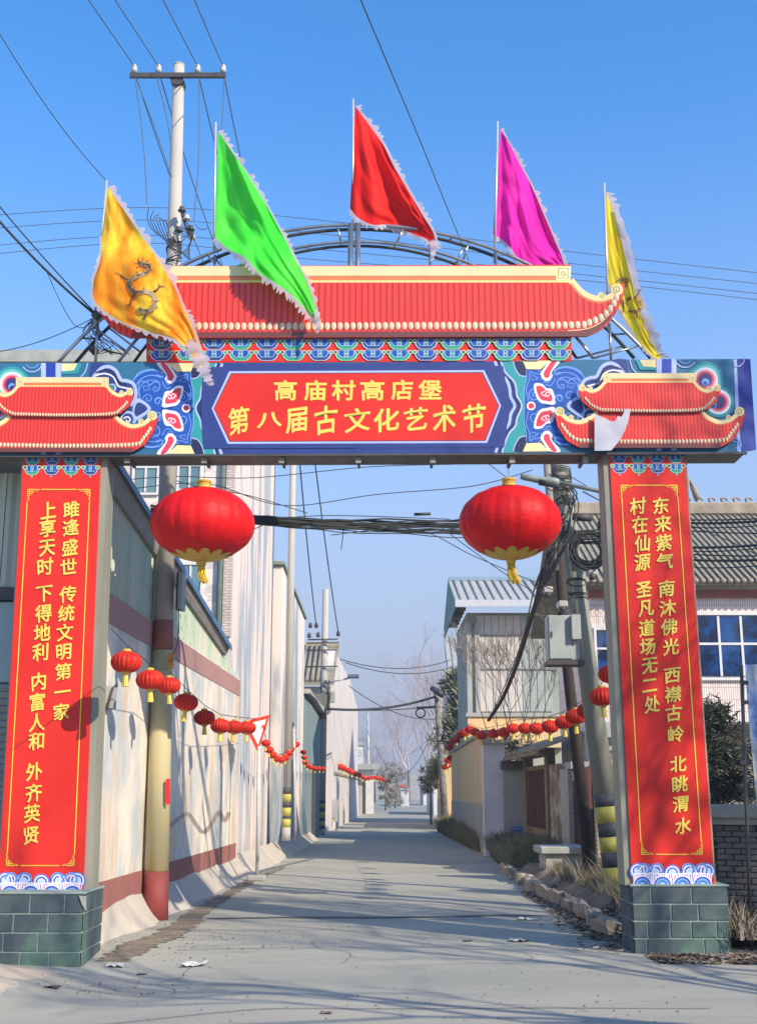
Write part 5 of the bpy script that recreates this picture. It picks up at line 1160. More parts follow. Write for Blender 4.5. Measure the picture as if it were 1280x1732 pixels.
S2 = [(1033, 1140, 14.6, 46), (1018, 1178, 15.7, 46), (993.5, 1202, 16.8, 39), (973, 1212, 17.6, 37), (953, 1222, 18.6, 32), (930, 1229, 19.8, 31), (907, 1232, 21.3, 28), (888, 1232, 22.8, 26), (867, 1232, 25, 24), (851, 1239, 26.8, 22), (834, 1241, 29, 21), (814, 1244, 30.2, 20), (803, 1238, 33, 18), (794, 1234, 35, 18), (786, 1239, 37.5, 17), (779, 1243, 40, 16)]
string([W(*q[:3]) for q in S2], 'small lanterns along the right side', 'small red lantern on long right hand string, %s from the right pillar', 'thin cord carrying the lanterns along the right side', [q[3]*q[2]/720*.97 for q in S2])
string(chain([(775, 1251), (768, 1253), (765, 1262), (760, 1265), (762, 1282), (757, 1286), (758, 1294), (752, 1297), (755, 1303), (748, 1305), (744, 1311), (738, 1315), (733, 1317)], 42, 61), 'distant lanterns on the far right pole', 'distant dark lantern falling toward the far right pole, %s from top', 'cord descending to the far right pole', .88)
string(chain([(676, 1330), (680, 1331), (684, 1330)], 150, 160), 'tiny lanterns at the street end', 'tiny orange lantern at the far end of the street, %s from left', 'cord at the far end of the street', 1.6)
# ================================================================= utility poles
M_cpole = mat('concrete_pole', (.52, .485, .43), (.40, .375, .335), rough=.85, scale=2.2, bump=.25, stretch=(1, 1, .25), detail=8)
M_gpole = mat('grey_concrete_pole', (.34, .34, .28), (.25, .26, .215), rough=.85, scale=2.2, bump=.25, stretch=(1, 1, .25), detail=8)
M_blk = mat('dark_wood_pole', (.035, .025, .02), (.06, .045, .035), rough=.9, scale=6, bump=.4, stretch=(2, 2, .3))
M_yel = mat('yellow_band', (.55, .50, .09), (.42, .38, .08), rough=.7, scale=5); M_bla = mat('black_band', (.045, .05, .065), (.08, .085, .09), rough=.7, scale=5)
M_bamboo = mat('bamboo_paint', (.56, .47, .22), (.46, .42, .27), rough=.8, scale=1.6, stretch=(1, 1, 1.4), detail=7)
M_ins = mat('white_porcelain', (.6, .6, .58), (.5, .48, .45), rough=.2)
def seg(mb, a, b, ra, rb, m, n=18, k=1): mb.tube([a, b], [ra, rb], m, n)
# left pole with crossarm
YL = 15.5; pt_, pb_ = W(303, 110, YL), W(263, 1562, YL); H_ = pt_-pb_
P1 = lambda v: pb_+H_*((1545-v)/(1545-110)) if False else None
def onpole(v, a, b, va, vb, Y):            # point on the pole axis at picture row v
    lo_, hi = 0.0, 1.0
    for _ in range(30):
        m_ = (lo_+hi)/2; p = b.lerp(a, m_); z = p.z-EYE; vv = 866-2000*(z*cp-p.y*sp)/(p.y*cp+z*sp)
        if vv > v: lo_ = m_
        else: hi = m_
    return b.lerp(a, (lo_+hi)/2)
lp_ = thing('utility_pole', tuple(pb_), 'tall pale concrete utility pole with crossarm rising behind the orange flag', 'utility pole')
rad = lambda v: (.082+(.148-.082)*((v-110)/(1545-110)))
def pseg(nm, v0, v1, m, extra=0, par=lp_): 
    mb = MB(); a = onpole(v0, pt_, pb_, 0, 0, YL); b = onpole(v1, pt_, pb_, 0, 0, YL); seg(mb, b, a, rad(v1)+extra, rad(v0)+extra, m, 22); return mb.build(nm, par)
pseg('shaft', 112, 1050, M_cpole); pseg('red_band', 1050.5, 1100, M_redband, .004); pseg('painted_shaft', 1100.5, 1473, M_bamboo, .006); pseg('red_base', 1473.5, 1561, mat('deep_red_paint', (.28, .05, .045), (.22, .045, .04), rough=.7), .010)
pseg('cap', 108, 112, M_cpole, .004)
ca, cb = W(220, 128, YL-.12), W(382, 126, YL-.12)
mb = MB(); mb.box(ca.x, cb.x, YL-.15, YL-.10, ca.z-.035, ca.z+.035, M_dark); mb.tube([(pt_.x, YL-.12, ca.z-.05), (pt_.x, YL+.1, ca.z-.05)], .10, M_dark, 10); arm = mb.build('crossarm', lp_)
INS = []
for u in (227, 268, 334, 377):
    p = W(u, 121, YL-.12); INS.append(p); mb = MB(); mb.lathe([(.001, -.02), (.035, -.02), (.05, .02), (.05, .045), (.03, .05), (.045, .08), (.03, .105), (.001, .11)], M_ins, p, 10); mb.build('insulator', lp_)
p0 = W(308, 362, YL-.2); p1 = W(322, 402, YL-.2); mb = MB(); mb.tube([p0, p1], .022, M_dark, 6); mb.build('bracket', lp_)
for i, (u, v) in enumerate(((305, 356), (313, 370), (320, 388), (322, 402), (300, 390))): mb = MB(); p = W(u+3, v, YL-.22); mb.lathe([(.001, -.02), (.05, -.02), (.06, .0), (.03, .03), (.04, .05), (.001, .06)], M_ins if i % 2 else M_dark, p, 10); mb.build('insulator', lp_)
rnd = random.Random(5)
for i in range(9):
    v = 388+rnd.uniform(-12, 40) if i < 6 else 440; a = onpole(v, pt_, pb_, 0, 0, YL); r_ = rad(v)+.012; mb = MB(); mb.tube([a+Vector((r_*math.cos(t*.6), r_*math.sin(t*.6), .05*math.sin(t*.6+i))) for t in range(11)], .007, M_dark, 4); mb.build('tie_wire', lp_)
for i in range(7):
    q = [(256+i*5+rnd.uniform(-4, 4), 350+i*6), (250+i*5, 372), (262+i*5, 392+i*3), (285+i*2, 405+i*4), (300, 392+i*5)]; mb = MB(); mb.tube(spline([W(u, v, YL-.25-.03*i) for u, v in q], 5), .006, M_dark, 4); mb.build('loop_wire', lp_)
for i in range(6):
    q = [(306, 380+i*6), (318+i*2, 392), (324-i, 405+i*4), (312+i*2, 425+i*3), (300, 420)]; mb = MB(); mb.tube(spline([W(u, v, YL-.22-.02*i) for u, v in q], 5), .006, M_dark, 4); mb.build('loop_wire', lp_)
bx = W(312, 1003, YL-.1); mb = MB(); a = W(303, 1032, YL-.05); b = W(313, 970, YL-.05); mb.bbox(a.x, b.x, YL-.2, YL+.1, a.z, b.z, M_greyplas, b=.008); mb.box(a.x-.03, a.x, YL-.15, YL+.05, a.z, b.z, M_dark); mb.build('junction_box', lp_)
mb = MB(); mb.tube(spline([W(302, 1032, YL-.2), W(303, 1060, YL-.2), W(300, 1090, YL-.2), W(293, 1106, YL-.17)], 5), .006, M_dark, 4); mb.build('drop_cable', lp_)
a = W(283, 1131, YL-.15); b = W(294, 1104, YL-.15); mb = MB(); mb.box(a.x, b.x, YL-.16, YL-.15, a.z, b.z, mat('orange_plate', (.62, .30, .05), (.55, .26, .05))); pl = mb.build('number_plate', lp_)
ar = Art(lambda u, v: W(u, v, YL-.161)); ar.arc(288.5, 1118, 1.6, 0, 360, .9, '#3a2410', ry=3); ar.line([(291.8, 1115), (291.8, 1121)], .9, '#3a2410', 0); ar.mb.build('plate_print', pl, normals=False)
a = W(281, 1362, YL-.15); b = W(288, 1317, YL-.15); mb = MB(); mb.prism([W(282, 1317, YL-.16), W(288, 1317, YL-.16), W(288, 1360, YL-.16), W(284, 1362, YL-.16), (W(280, 1358, YL-.16)), W(280, 1322, YL-.16)], (0, .006, 0), flat('#d8241e')); tag(mb.build('paper_strip', lp_), 'red paper strip pasted on the pole')
# left slim pole 2
M_sl = mat('slim_pole', (.50, .48, .43), (.40, .385, .35), rough=.8, scale=2, stretch=(1, 1, .3))
def striped(nm, label, top, bot, Y, r0, r1, bands, msh, yfirst=True, grey=None):
    a, b = W(*top, Y), W(*bot, Y); t = thing('utility_pole', tuple(b), label, 'utility pole'); vs = [top[1]]+bands+[bot[1]]
    for i in range(len(vs)-1):
        p, q = onpole(vs[i], a, b, 0, 0, Y), onpole(vs[i+1], a, b, 0, 0, Y)
        if i == len(vs)-2: q = b
        f = lambda z: r0+(r1-r0)*((a.z-z)/(a.z-b.z))
        m = msh if i == 0 or (i == len(vs)-2 and not yfirst) else (M_bla if i % 2 else M_yel)
        mb = MB(); seg(mb, q, p, f(q.z)+(.003 if m is not msh else 0), f(p.z)+(.003 if m is not msh else 0), m, 18); mb.build('shaft' if m is msh else ('black_band' if m is M_bla else 'yellow_band'), t)
    return t, a, b
u2, a2, b2_ = striped('', 'slim pale pole with grey and yellow bands beside the orange lantern loop', (499, 600), (484, 1422), 30, .075, .105, [1332, 1343, 1356, 1366, 1380, 1385, 1399], M_sl, False)
mb = MB(); mb.tube([W(500, 1422, 30.3), W(497, 1232, 30.3)], .035, M_ins, 8); mb.lathe([(.001, 0), (.04, 0), (.001, .05)], M_ins, W(497, 1232, 30.3), 8); tag(mb.build('thin_post'), 'thin white metal post just right of the slim banded pole', 'post')
# second left striped pole with crossarms
u3, a3, b3_ = striped('', 'second left utility pole with crossarms, lamp and yellow black bands', (551, 997), (543, 1413), 45.8, .12, .15, [1353, 1359, 1366, 1373, 1383, 1389, 1396, 1402], M_cpole, False)
for v, u0_, u1_ in ((1082, 521, 571), (1088, 519, 573), (1100, 518, 570), (1128, 518, 571)):
    mb = MB(); p, q = W(u0_, v, 45.6), W(u1_, v-1, 45.6); mb.tube([p, q], .03, M_dark, 6); mb.build('crossarm', u3)
for u, v in ((523, 1079), (538, 1078), (572, 1076), (525, 1062), (535, 1062)):
    mb = MB(); mb.lathe([(.001, 0), (.06, 0), (.08, .1), (.04, .2), (.001, .2)], M_dark, W(u, v, 45.6), 8); mb.build('insulator', u3)
mb = MB(); mb.tube([W(548, 1156, 45.6), W(590, 1147, 45.2)], .035, M_ins, 6); mb.build('lamp_arm', u3)
mb = MB(); mb.bbox(W(588, 1146, 45.2).x, W(607, 1142, 45.2).x, 45.05, 45.35, W(595, 1147, 45.2).z, W(595, 1141, 45.2).z, mat('grey_lamp_head', (.12, .17, .2), (.1, .13, .16)), b=.02); mb.build('lamp_head', u3)
for i in range(22):
    q = [(545+rnd.uniform(-4, 14), 1150+rnd.uniform(0, 60)) for _ in range(4)]; mb = MB(); mb.tube(spline([W(u, v, 45.5-.02*i) for u, v in q], 4), .012, M_dark, 3, cap=False); mb.build('loop_wire', u3)
mb = MB(); mb.bbox(W(551, 1188, 45.5).x, W(566, 1170, 45.5).x, 45.4, 45.7, W(551, 1188, 45.5).z, W(551, 1170, 45.5).z, M_slab); mb.build('junction_box', u3)
u5 = thing('utility_pole', tuple(W(570, 1390, 60)), 'leaning bare concrete pole before the gabled house', 'utility pole'); mb = MB(); mb.tube([W(568, 1390, 60), W(577, 1200, 60)], [.13, .09], M_cpole, 10); mb.build('shaft', u5)
u6 = thing('utility_pole', tuple(W(623, 1330, 95)), 'thin pale pole before the distant trees left of the street end', 'utility pole'); mb = MB(); mb.tube([W(624, 1350, 95), W(622, 1202, 95)], [.13, .09], M_ins, 8); mb.build('shaft', u6)
# right leaning pole
YR = 16.5
u7, a7, b7 = striped('', 'large leaning pole with black and yellow bands left of right gateway pillar', (937, 715), (1045, 1512), YR, .105, .165, [1343, 1364, 1391, 1415, 1441, 1466, 1490][:6], M_gpole)
for i in range(26):
    v = rnd.choice([795, 800, 806, 812, 822, 826, 848, 853, 858, 985, 1005, 1012, 1020]); a = onpole(v+rnd.uniform(-4, 4), a7, b7, 0, 0, YR); r_ = .135; til = rnd.uniform(-.09, .09)
    mb = MB(); mb.tube([a+Vector((r_*math.cos(t*.5), r_*math.sin(t*.5), til*math.sin(t*.5))) for t in range(14)], .008, M_dark, 4); mb.build('tie_wire', u7)
cbx = thing('meter_cabinet', tuple(W(952, 1118, YR-.3)), 'grey metal equipment cabinet strapped to the leaning right pole', 'cabinet')
a = W(926, 1118, YR-.35); b = W(975, 1042, YR-.35); M_cab = mat('cabinet_grey', (.40, .44, .42), (.34, .38, .37), rough=.5, scale=2)
mb = MB(); mb.bbox(a.x, b.x, YR-.45, YR-.15, a.z, b.z, M_cab, b=.01); mb.build('case', cbx); mb = MB(); mb.bbox(a.x+.015, b.x-.10, YR-.465, YR-.451, a.z+.02, b.z-.02, M_cab, b=.004); mb.box(a.x+.04, a.x+.055, YR-.48, YR-.466, (a.z+b.z)/2, (a.z+b.z)/2+.08, M_dark); mb.build('door', cbx)
mb = MB(); q = W(966, 1082, YR-.5); r_ = W(980, 1040, YR-.5); mb.bbox(q.x, r_.x, YR-.55, YR-.466, q.z, r_.z, M_cab, b=.006); mb.build('side_unit', cbx)
mb = MB(); mb.box(a.x-.02, b.x+.06, YR-.47, YR-.1, a.z-.06, a.z-.002, M_dark); mb.build('tray', cbx)
def camera_(u, v, label, br):
    c = W(u, v, YR-.4); t = thing('security_camera', tuple(c), label, 'camera'); mb = MB(); mb.bbox(c.x-.03, c.x+.10, c.y-.10, c.y+.1, c.z-.02, c.z+.07, M_ins, b=.015); mb.build('housing', t)
    mb = MB(); mb.lathe([(.001, 0), (.04, 0), (.045, .05), (.03, .07), (.001, .07)], M_dark, c+Vector((.03, -.06, -.08)), 12); mb.build('lens', t)
    mb = MB(); mb.tube([W(*q, YR-.35) for q in br], .013, M_ins, 6); mb.build('bracket', t)
camera_(921, 1002, 'upper small white security camera left of the dark pole', [(926, 1000), (932, 1003)])
camera_(946, 1026, 'lower white security camera above the grey cabinet', [(944, 1033), (972, 1036), (968, 1010)])
camera_(996, 972, 'dark lens security camera right of the leaning pole below the cable coil', [(984, 965), (998, 966)])
# black wooden pole
bw = thing('utility_pole', tuple(W(1002, 1490, 19)), 'black leaning wooden pole left of the banded right pole', 'utility pole'); mb = MB(); mb.tube([W(1000, 1492, 19), W(957, 1110, 19), W(929, 700, 19)], [.105, .085, .08], M_blk, 12); mb.build('shaft', bw)
mb = MB(); mb.tube([W(939, 965, 18.8), W(924, 778, 18.8)], .06, mat('pale_bark', (.3, .28, .22), (.16, .15, .12), bump=.3), 8); mb.build('splint', bw)
# street lamp (post stands behind the right pillar)
stl = thing('street_lamp', tuple(G(1110, 1520)), 'street lamp arm with long flat head reaching over the right lantern', 'street lamp')
YS = 15.2; M_lamp = mat('lamp_green_grey', (.28, .33, .31), (.2, .25, .24), rough=.45)
pp = W(1105, 855, YS); mb = MB(); mb.tube([(pp.x, YS, 0), (pp.x, YS, pp.z+.3)], [.07, .05], M_lamp, 12); mb.build('post', stl)
mb = MB(); mb.tube([W(1105, 855, YS), W(1020, 832, YS), W(945, 816, YS)], [.035, .032, .028], M_lamp, 8); mb.tube([W(1105, 895, YS), W(985, 831, YS)], .012, M_lamp, 6); mb.build('arm', stl)
hd = spline([W(945, 816, YS), W(915, 812, YS), W(880, 806, YS)], 4); mb = MB(); mb.tube(hd, [.045, .06, .06, .055, .05, .05, .045, .045, .035], M_lamp, 8); mb.build('lamp_head', stl)
mb = MB(); mb.tube([W(935, 818, YS), W(911, 814, YS)], .055, M_dark, 8); mb.build('driver_box', stl)
# triangle sign on the left
ts = thing('warning_sign', tuple(W(435, 1482, 22.2)), 'upside down triangular road sign with red border on thin white post', 'sign')
mb = MB(); mb.tube([W(435, 1482, 22.2), W(438, 1262, 22.2)], .033, M_ins, 10); mb.build('post', ts)
mb = MB(); mb.bbox(*(lambda p: (p.x-.16, p.x+.16, p.y-.16, p.y+.16, .0, p.z))(Vector((W(434, 1480, 22.2).x, 22.2, .10))), M_greyplas, b=.02); mb.build('foot', ts)
T0, T1, T2 = W(411, 1220, 21.9), W(457, 1209, 22.6), W(437, 1272, 22.2)
nr = (T1-T0).cross(T2-T0).normalized(); nr = nr if nr.y < 0 else -nr
mb = MB(); mb.prism([T0-nr*.004, T1-nr*.004, T2-nr*.004], -nr*.01, flat('#c8321f')); sg = mb.build('plate', ts)
c = (T0+T1+T2)/3; inn = [c+(p-c)*.70 for p in (T0, T1, T2)]; mb = MB(); mb.face([p+nr*.002 for p in inn], flat('#e9d4cb')); mb.build('white_field', sg)
# far right twisted pole
fr_ = thing('utility_pole', tuple(W(752, 1400, 52)), 'far right mottled pole with dark fittings and small cable ring', 'utility pole')
mb = MB(); mb.tube([W(753, 1402, 52), W(747, 1300, 52), W(738, 1168, 52)], [.17, .14, .12], mat('mottled_pole', (.30, .28, .23), (.10, .09, .08), scale=5, bump=.4), 10); mb.build('shaft', fr_)
mb = MB(); mb.tube([W(730, 1164, 51.8), W(740, 1170, 51.6), W(750, 1178, 51.6)], [.12, .16, .1], M_dark, 8); mb.build('lamp_head', fr_)
mb = MB(); mb.tube([W(711+7.5*math.cos(t*.42), 1206+7.5*math.sin(t*.42), 51.6) for t in range(16)], .035, M_dark, 5); mb.build('cable_ring', fr_)
mb = MB(); mb.tube([W(704, 1197, 51.6), W(738, 1196, 51.6)], .05, M_dark, 5); mb.build('splice_box', fr_)
# ================================================================= wires
def wire(pts, r, label, mm=None, n=4):
    mb = MB(); mb.tube(pts, r, mm or M_wire, n, cap=False); o = mb.build('wire'); return tag(o, label, 'wire')
M_wire = mat('black_cable', (.03, .035, .035), (.05, .055, .05), rough=.6)
M_wireb = mat('blue_grey_wire', (.10, .13, .17), (.08, .1, .13), rough=.5)
four = ['leftmost', 'second', 'third', 'rightmost']
tops = [(150, 0), (195, 0), (276, 0), (329, 0)]
for i, p in enumerate(INS):
    q = W(*tops[i], 11.5); d_ = q-p; wire([p+Vector((0, 0, .09)), q, p+d_*3.2+Vector((0, 0, .3))], .009, f'{four[i]} of the four wires rising from the crossarm toward the top edge', M_wireb)
ends = [(470, 640), (488, 640), (508, 640), (524, 640)]
for i, p in enumerate(INS):
    q = W(*ends[i], 30); wire(sag(p+Vector((0, 0, .02)), q, .9), .009, f'{four[i]} of the four wires running from the crossarm away down the street', M_wireb)
JW = iter(['outermost left', 'second left', 'middle left', 'inner right', 'outermost right', 'lowest right'])
for (u0_, v0_, u1_, v1_, s_) in ((229, 132, 249, 345, .12), (230, 132, 291, 300, .25), (266, 132, 290, 250, .1), (337, 132, 328, 375, .2), (380, 132, 372, 382, .15), (330, 378, 352, 386, .0)):
    wire(spline([W(u0_, v0_, YL-.15), W((u0_+u1_)/2+(4 if u1_ < 330 else -2), (v0_+v1_)/2+6, YL-.2), W(u1_, v1_, YL-.2)], 6), .007, f'{next(JW)} slack jumper wire hanging below the crossarm of the tall pole', M_wireb)
wire([W(610, 0, 18), W(700, 213, 24), W(792, 440, 34)], .014, 'single dark wire slanting down the open sky right of the red flag')
wire(sag(W(-30, 5, 12), W(183, 308, 15), .15), .008, 'thin wire from upper left sky down to the orange flag tip', M_wireb)
for i, (va, vb) in enumerate(((365, 351), (388, 372), (418, 398), (433, 411))):
    a = W(-80, va+4, 34); b = W(1360, (470, 488, 505, 516)[i], 34); mid = W(520, (352, 375, 402, 420)[i]+18, 34)
    wire([Vector(p) for p in spline([a, W(240, vb, 34), mid, W(960, (425, 445, 462, 472)[i], 34), b], 8)], .012, f'{["topmost","second","third","lowest"][i]} of the four faint long distance wires crossing the sky', M_wireb)
wire(sag(W(-20, 325, 11.3), W(165, 533, 12.55), .03), .010, 'upper thin cable descending to the left end of the roof panel')
wire(sag(W(-20, 352, 11.3), W(165, 535, 12.55), .05), .018, 'thick cable bundle descending to the left end of the roof panel')
wire(sag(W(-20, 597, 13.5), W(165, 534, 12.55), .08), .006, 'thin cable rising from left edge to the pipe arch end')
wire(spline([W(80, 460, 12), W(100, 505, 12.2), W(125, 548, 12.3), W(145, 553, 12.4), (W(165, 535, 12.55))], 5), .005, 'slack loop of thin wire left of the pipe arch')
for i in range(12):
    q = [(165+rnd.uniform(-6, 8), 535), (160+rnd.uniform(-20, 22), 560+rnd.uniform(-8, 10)), (165+rnd.uniform(-18, 30), 585+rnd.uniform(-8, 8)), (165+rnd.uniform(-10, 60), 600)]
    if i == 0: kn = thing('cable_tangle', tuple(W(165, 600, 12.5)), 'tangle of thin black wires tied at the left end of the pipe arch', 'wires')
    mb = MB(); mb.tube(spline([W(u, v, 12.45+.03*i) for u, v in q], 5), .005, M_wire, 3, cap=False); mb.build('strand', kn)
mb = MB(); mb.tube([W(160, 530, 12.5), W(170, 540, 12.5)], .05, M_dark, 6); mb.tube([W(155, 588, 12.8), W(163, 596, 12.8)], .05, M_dark, 6); mb.build('knot', kn)
# bundle across behind the lanterns
bun = thing('cable_bundle', tuple(W(600, 890, 17)), 'sagging bundle of many black cables crossing the lane behind the two large lanterns', 'cables')
for i in range(22):
    f = i/21; v0_ = 862+rnd.uniform(-6, 14); v1_ = 866+f*34+rnd.uniform(-4, 4); sg_ = rnd.uniform(.05, .22)
    P_ = sag(W(255, v0_-2, 15.7), W(955, v1_+4, 16.3), sg_, 18)
    P_ = [p+Vector((0, rnd.uniform(-.03, .03), .018*math.sin(k*1.3+i))) for k, p in enumerate(P_)]
    mb = MB(); mb.tube(P_, rnd.choice([.007, .009, .012, .016]), M_wire, 4, cap=False); mb.build('strand', bun)
mb = MB(); mb.tube([W(700, 870, 16.1), W(728, 869, 16.1)], .022, M_dark, 6); mb.build('splice', bun)
for (pts, lb) in (([(205, 812), (300, 806), (430, 808), (620, 790), (775, 785)], 'upper thin cable crossing just under the gateway beam'), ([(220, 827), (350, 818), (480, 855), (640, 836), (800, 822), (900, 795)], 'thin cable rising to the right under the beam between the large lanterns'),
                  ([(272, 804), (330, 822), (420, 838), (520, 868)], 'short dark cable dipping past the left large lantern'), ([(560, 905), (700, 895), (800, 940), (905, 985), (940, 1000)], 'loose thin cable slanting behind the right large lantern'),
                  ([(730, 880), (790, 925), (860, 975), (900, 1000)], 'second loose thin cable slanting toward the upper security camera'), ([(410, 905), (470, 880), (560, 872), (760, 878)], 'thin cable just under the large bundle'),
                  ([(820, 780), (905, 845), (950, 880)], 'thin crossing cable behind the top of the right lantern'), ([(955, 800), (1030, 845)], 'thin cable sloping from the leaning pole top to the right pillar'), ([(583, 880), (580, 905), (577, 930)], 'short loose cable end dangling from the bundle')):
    wire(spline([W(u, v, 16.0) for u, v in pts], 8), .006, lb)
cc = thing('cable_coils', tuple(W(995, 960, 16)), 'black coiled cables hanging between the leaning pole and right pillar', 'cables')
for i in range(16):
    cx, cy, r_ = 995+rnd.uniform(-2, 2), 930+rnd.uniform(-3, 3), rnd.uniform(21, 34); mb = MB()
    mb.tube([W(cx+r_*math.cos(t*.35), cy+r_*.98*math.sin(t*.35), 16.1+.02*i*((i % 3)-1)) for t in range(19)], .011, M_wire, 4, cap=False); mb.build('coil', cc)
for i in range(10):
    cx, cy, r_ = 1034+rnd.uniform(-2, 2), 890+rnd.uniform(-3, 3), rnd.uniform(12, 26); mb = MB()
    mb.tube([W(cx+r_*math.cos(t*.42), cy+r_*math.sin(t*.42), 16.2+.015*i) for t in range(16)], .009, M_wire, 4, cap=False); mb.build('coil', cc)
mb = MB(); mb.tube([W(968, 874, 16.2), W(1000, 876, 16.2)], .055, M_dark, 10); mb.build('splice_case', cc)
for i in range(18):
    mb = MB(); v_ = 903+rnd.uniform(-6, 12); mb.tube(sag(W(945, v_, 16.2), W(1035, v_+rnd.uniform(-6, 6), 16), rnd.uniform(0, .08), 6), .008, M_wire, 4, cap=False); mb.build('strand', cc)
for i in range(12):
    q = [(940+rnd.uniform(-20, 10), 800+rnd.uniform(-10, 30)), (965+rnd.uniform(-10, 12), 840+rnd.uniform(-20, 20)), (960+rnd.uniform(-20, 20), 900), (930+rnd.uniform(-14, 14), 960), (912+rnd.uniform(-6, 8), 1000+rnd.uniform(-10, 20))]
    mb = MB(); mb.tube(spline([W(u, v, 16.1+rnd.uniform(-.2, .3)) for u, v in q], 5), .008, M_wire, 4, cap=False); mb.build('strand', cc)
mb = MB(); mb.tube(spline([W(u, v, Y) for u, v, Y in ((930, 935, 16.5), (915, 985, 17), (906, 1020, 19), (893, 1060, 21), (875, 1120, 24), (850, 1180, 28), (826, 1218, 31))], 6), .045, M_blk, 8)
mb.tube(spline([W(u, v, Y) for u, v, Y in ((935, 925, 16.3), (905, 990, 17), (885, 1075, 21), (862, 1140, 25), (830, 1210, 31))], 6), .012, M_wire, 5)
tag(mb.build('thick_cable'), 'thick dark cable bundle sloping down before the metal roofed house', 'cable')
rc = thing('roof_cables', tuple(W(1220, 900, 16)), 'black cables running right from the pillar across the tiled roof', 'cables')
for i in range(9):
    v0_ = (872, 874, 877, 883, 916, 920, 924, 932, 944)[i]; v1_ = (876, 880, 887, 902, 920, 925, 940, 946, 955)[i]; mb = MB(); mb.tube(sag(W(1030, v0_-2, 16), W(1300, v1_, 14.5), .05+.02*(i % 3)), (.009, .016, .007)[i % 3], M_wire, 4, cap=False); mb.build('strand', rc)
mb = MB(); mb.tube([W(1160, 885, 16), W(1240, 918, 15.5), W(1300, 950, 15)], .006, M_wire, 4); mb.build('strand', rc)
for (a_, b_, s_, lb) in (((575, 1115, 50), (760, 1117, 60), .4, 'upper thin far wire crossing the street'), ((585, 1121, 50), (765, 1128, 60), .4, 'second thin far wire crossing the street'), ((545, 1198, 46), (737, 1178, 52), .25, 'thick far cable from second left pole to far right pole'), ((560, 1200, 46), (735, 1194, 52), .1, 'lower far cable from second left pole to far right pole'), ((635, 1262, 80), (728, 1245, 70), 2.0, 'drooping far cable low over the street'), ((590, 1160, 50), (750, 1215, 62), .5, 'faint wire sloping to the far right pole'), ((500, 700, 30), (535, 1060, 45.6), .3, 'left far wire descending to second left pole'), ((516, 640, 30), (572, 1070, 45.6), .3, 'right far wire descending to second left pole')):
    wire(sag(W(*a_), W(*b_), s_), .02 if 'thick' not in lb else .05, lb)
# ================================================================= banner at the right edge
bn = thing('roadside_banner', tuple(W(1262, 1500, 12.6)), 'blue and tan patterned banner on a dark post at the right edge', 'banner')
mb = MB(); mb.tube([W(1270, 1610, 12.6), W(1253, 1125, 12.6)], .02, M_dark, 8); mb.build('post', bn)
M_bann = mat('banner_cloth', (.10, .19, .42), (.42, .40, .34), rough=.6, scale=2.6, detail=5, lo=.42, hi=.58, c3=(.55, .62, .72), c3scale=2, c3lo=.5, c3hi=.65)
mb = MB(); q = [W(1259, 1124, 12.6), W(1330, 1122, 12.9), W(1345, 1375, 12.9), W(1279, 1378, 12.6)]; mb.grid(lambda a, b: (q[0].lerp(q[1], a)).lerp(q[3].lerp(q[2], a), b)+Vector((0, .02*math.sin(a*9+b*5), 0)), 12, 14, M_bann); mb.build('cloth', bn)
for v in (1155, 1188, 1290): mb = MB(); p = W(1256, v, 12.59); mb.box(p.x-.02, p.x+.05, p.y-.02, p.y+.02, p.z-.02, p.z+.02, M_dark); mb.build('clip', bn)
# ================================================================= plants
def grow(mb, p, d, r, L, depth, rnd, m, spread=.5, n=4, up=.15, mn=.0025):
    q = p+d*L; mid = p.lerp(q, .5)+Vector((rnd.uniform(-1, 1), rnd.uniform(-1, 1), rnd.uniform(-1, 1)))*L*.05
    mb.tube([p, mid, q], [r, r*.85, r*.7], m, n if r > .02 else 3, cap=False)
    if depth == 0: return
    for k in range(rnd.choice([2, 2, 3])):
        nd = (d+Vector((rnd.uniform(-1, 1), rnd.uniform(-1, 1), rnd.uniform(-1, 1)))*spread+Vector((0, 0, up))).normalized()
        grow(mb, q if k < 2 else mid, nd, max(mn, r*rnd.uniform(.55, .72)), L*rnd.uniform(.68, .9), depth-1, rnd, m, spread, n, up, mn)
M_bark = mat('grey_bark', (.20, .165, .13), (.12, .10, .08), rough=.9, scale=5, bump=.4)
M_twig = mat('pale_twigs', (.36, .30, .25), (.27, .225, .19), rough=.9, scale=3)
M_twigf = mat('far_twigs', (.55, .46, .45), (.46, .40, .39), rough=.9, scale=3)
def bare_tree(loc, h, seed, label, m, depth=6, spread=.5, grp=None, mn=.004):
    r_ = random.Random(seed); t = thing('bare_tree', loc, label, 'tree', grp); loc = Vector(loc)
    mb = MB(); mb.tube([loc, loc+Vector((0, 0, h*.3))], [h*.017, h*.012], M_bark, 8, cap=False); mb.build('trunk', t)
    mb = MB()
    for k in range(3): grow(mb, loc+Vector((0, 0, h*.27)), Vector((r_.uniform(-.5, .5), r_.uniform(-.5, .5), 1)).normalized(), h*.009, h*.2, depth, r_, m, spread, mn=mn)
    mb.build('crown', t, normals=False); return t
bush = thing('bare_bush', tuple(W(880, 1250, 33)), 'leafless bush with long thin branches before the metal roofed house', 'shrub'); r_ = random.Random(4)
for k in range(9):
    mb = MB(); p = W(835+k*9+r_.uniform(-4, 4), 1255, 33); grow(mb, p, Vector((r_.uniform(-.45, .3), r_.uniform(-.2, .2), 1)).normalized(), .018, .9, 5, r_, M_twig, .42, up=.1, mn=.007); mb.build('stem', bush, normals=False)
brs = thing('bare_sapling', tuple(W(1015, 1200, 20)), 'thin leafless sapling beside the right pillar before the white wall', 'shrub')
mb = MB(); grow(mb, W(1010, 1240, 20.5), Vector((.0, 0, 1)), .012, .6, 6, r_, M_twig, .45, up=.1, mn=.003); mb.build('stem', brs, normals=False)
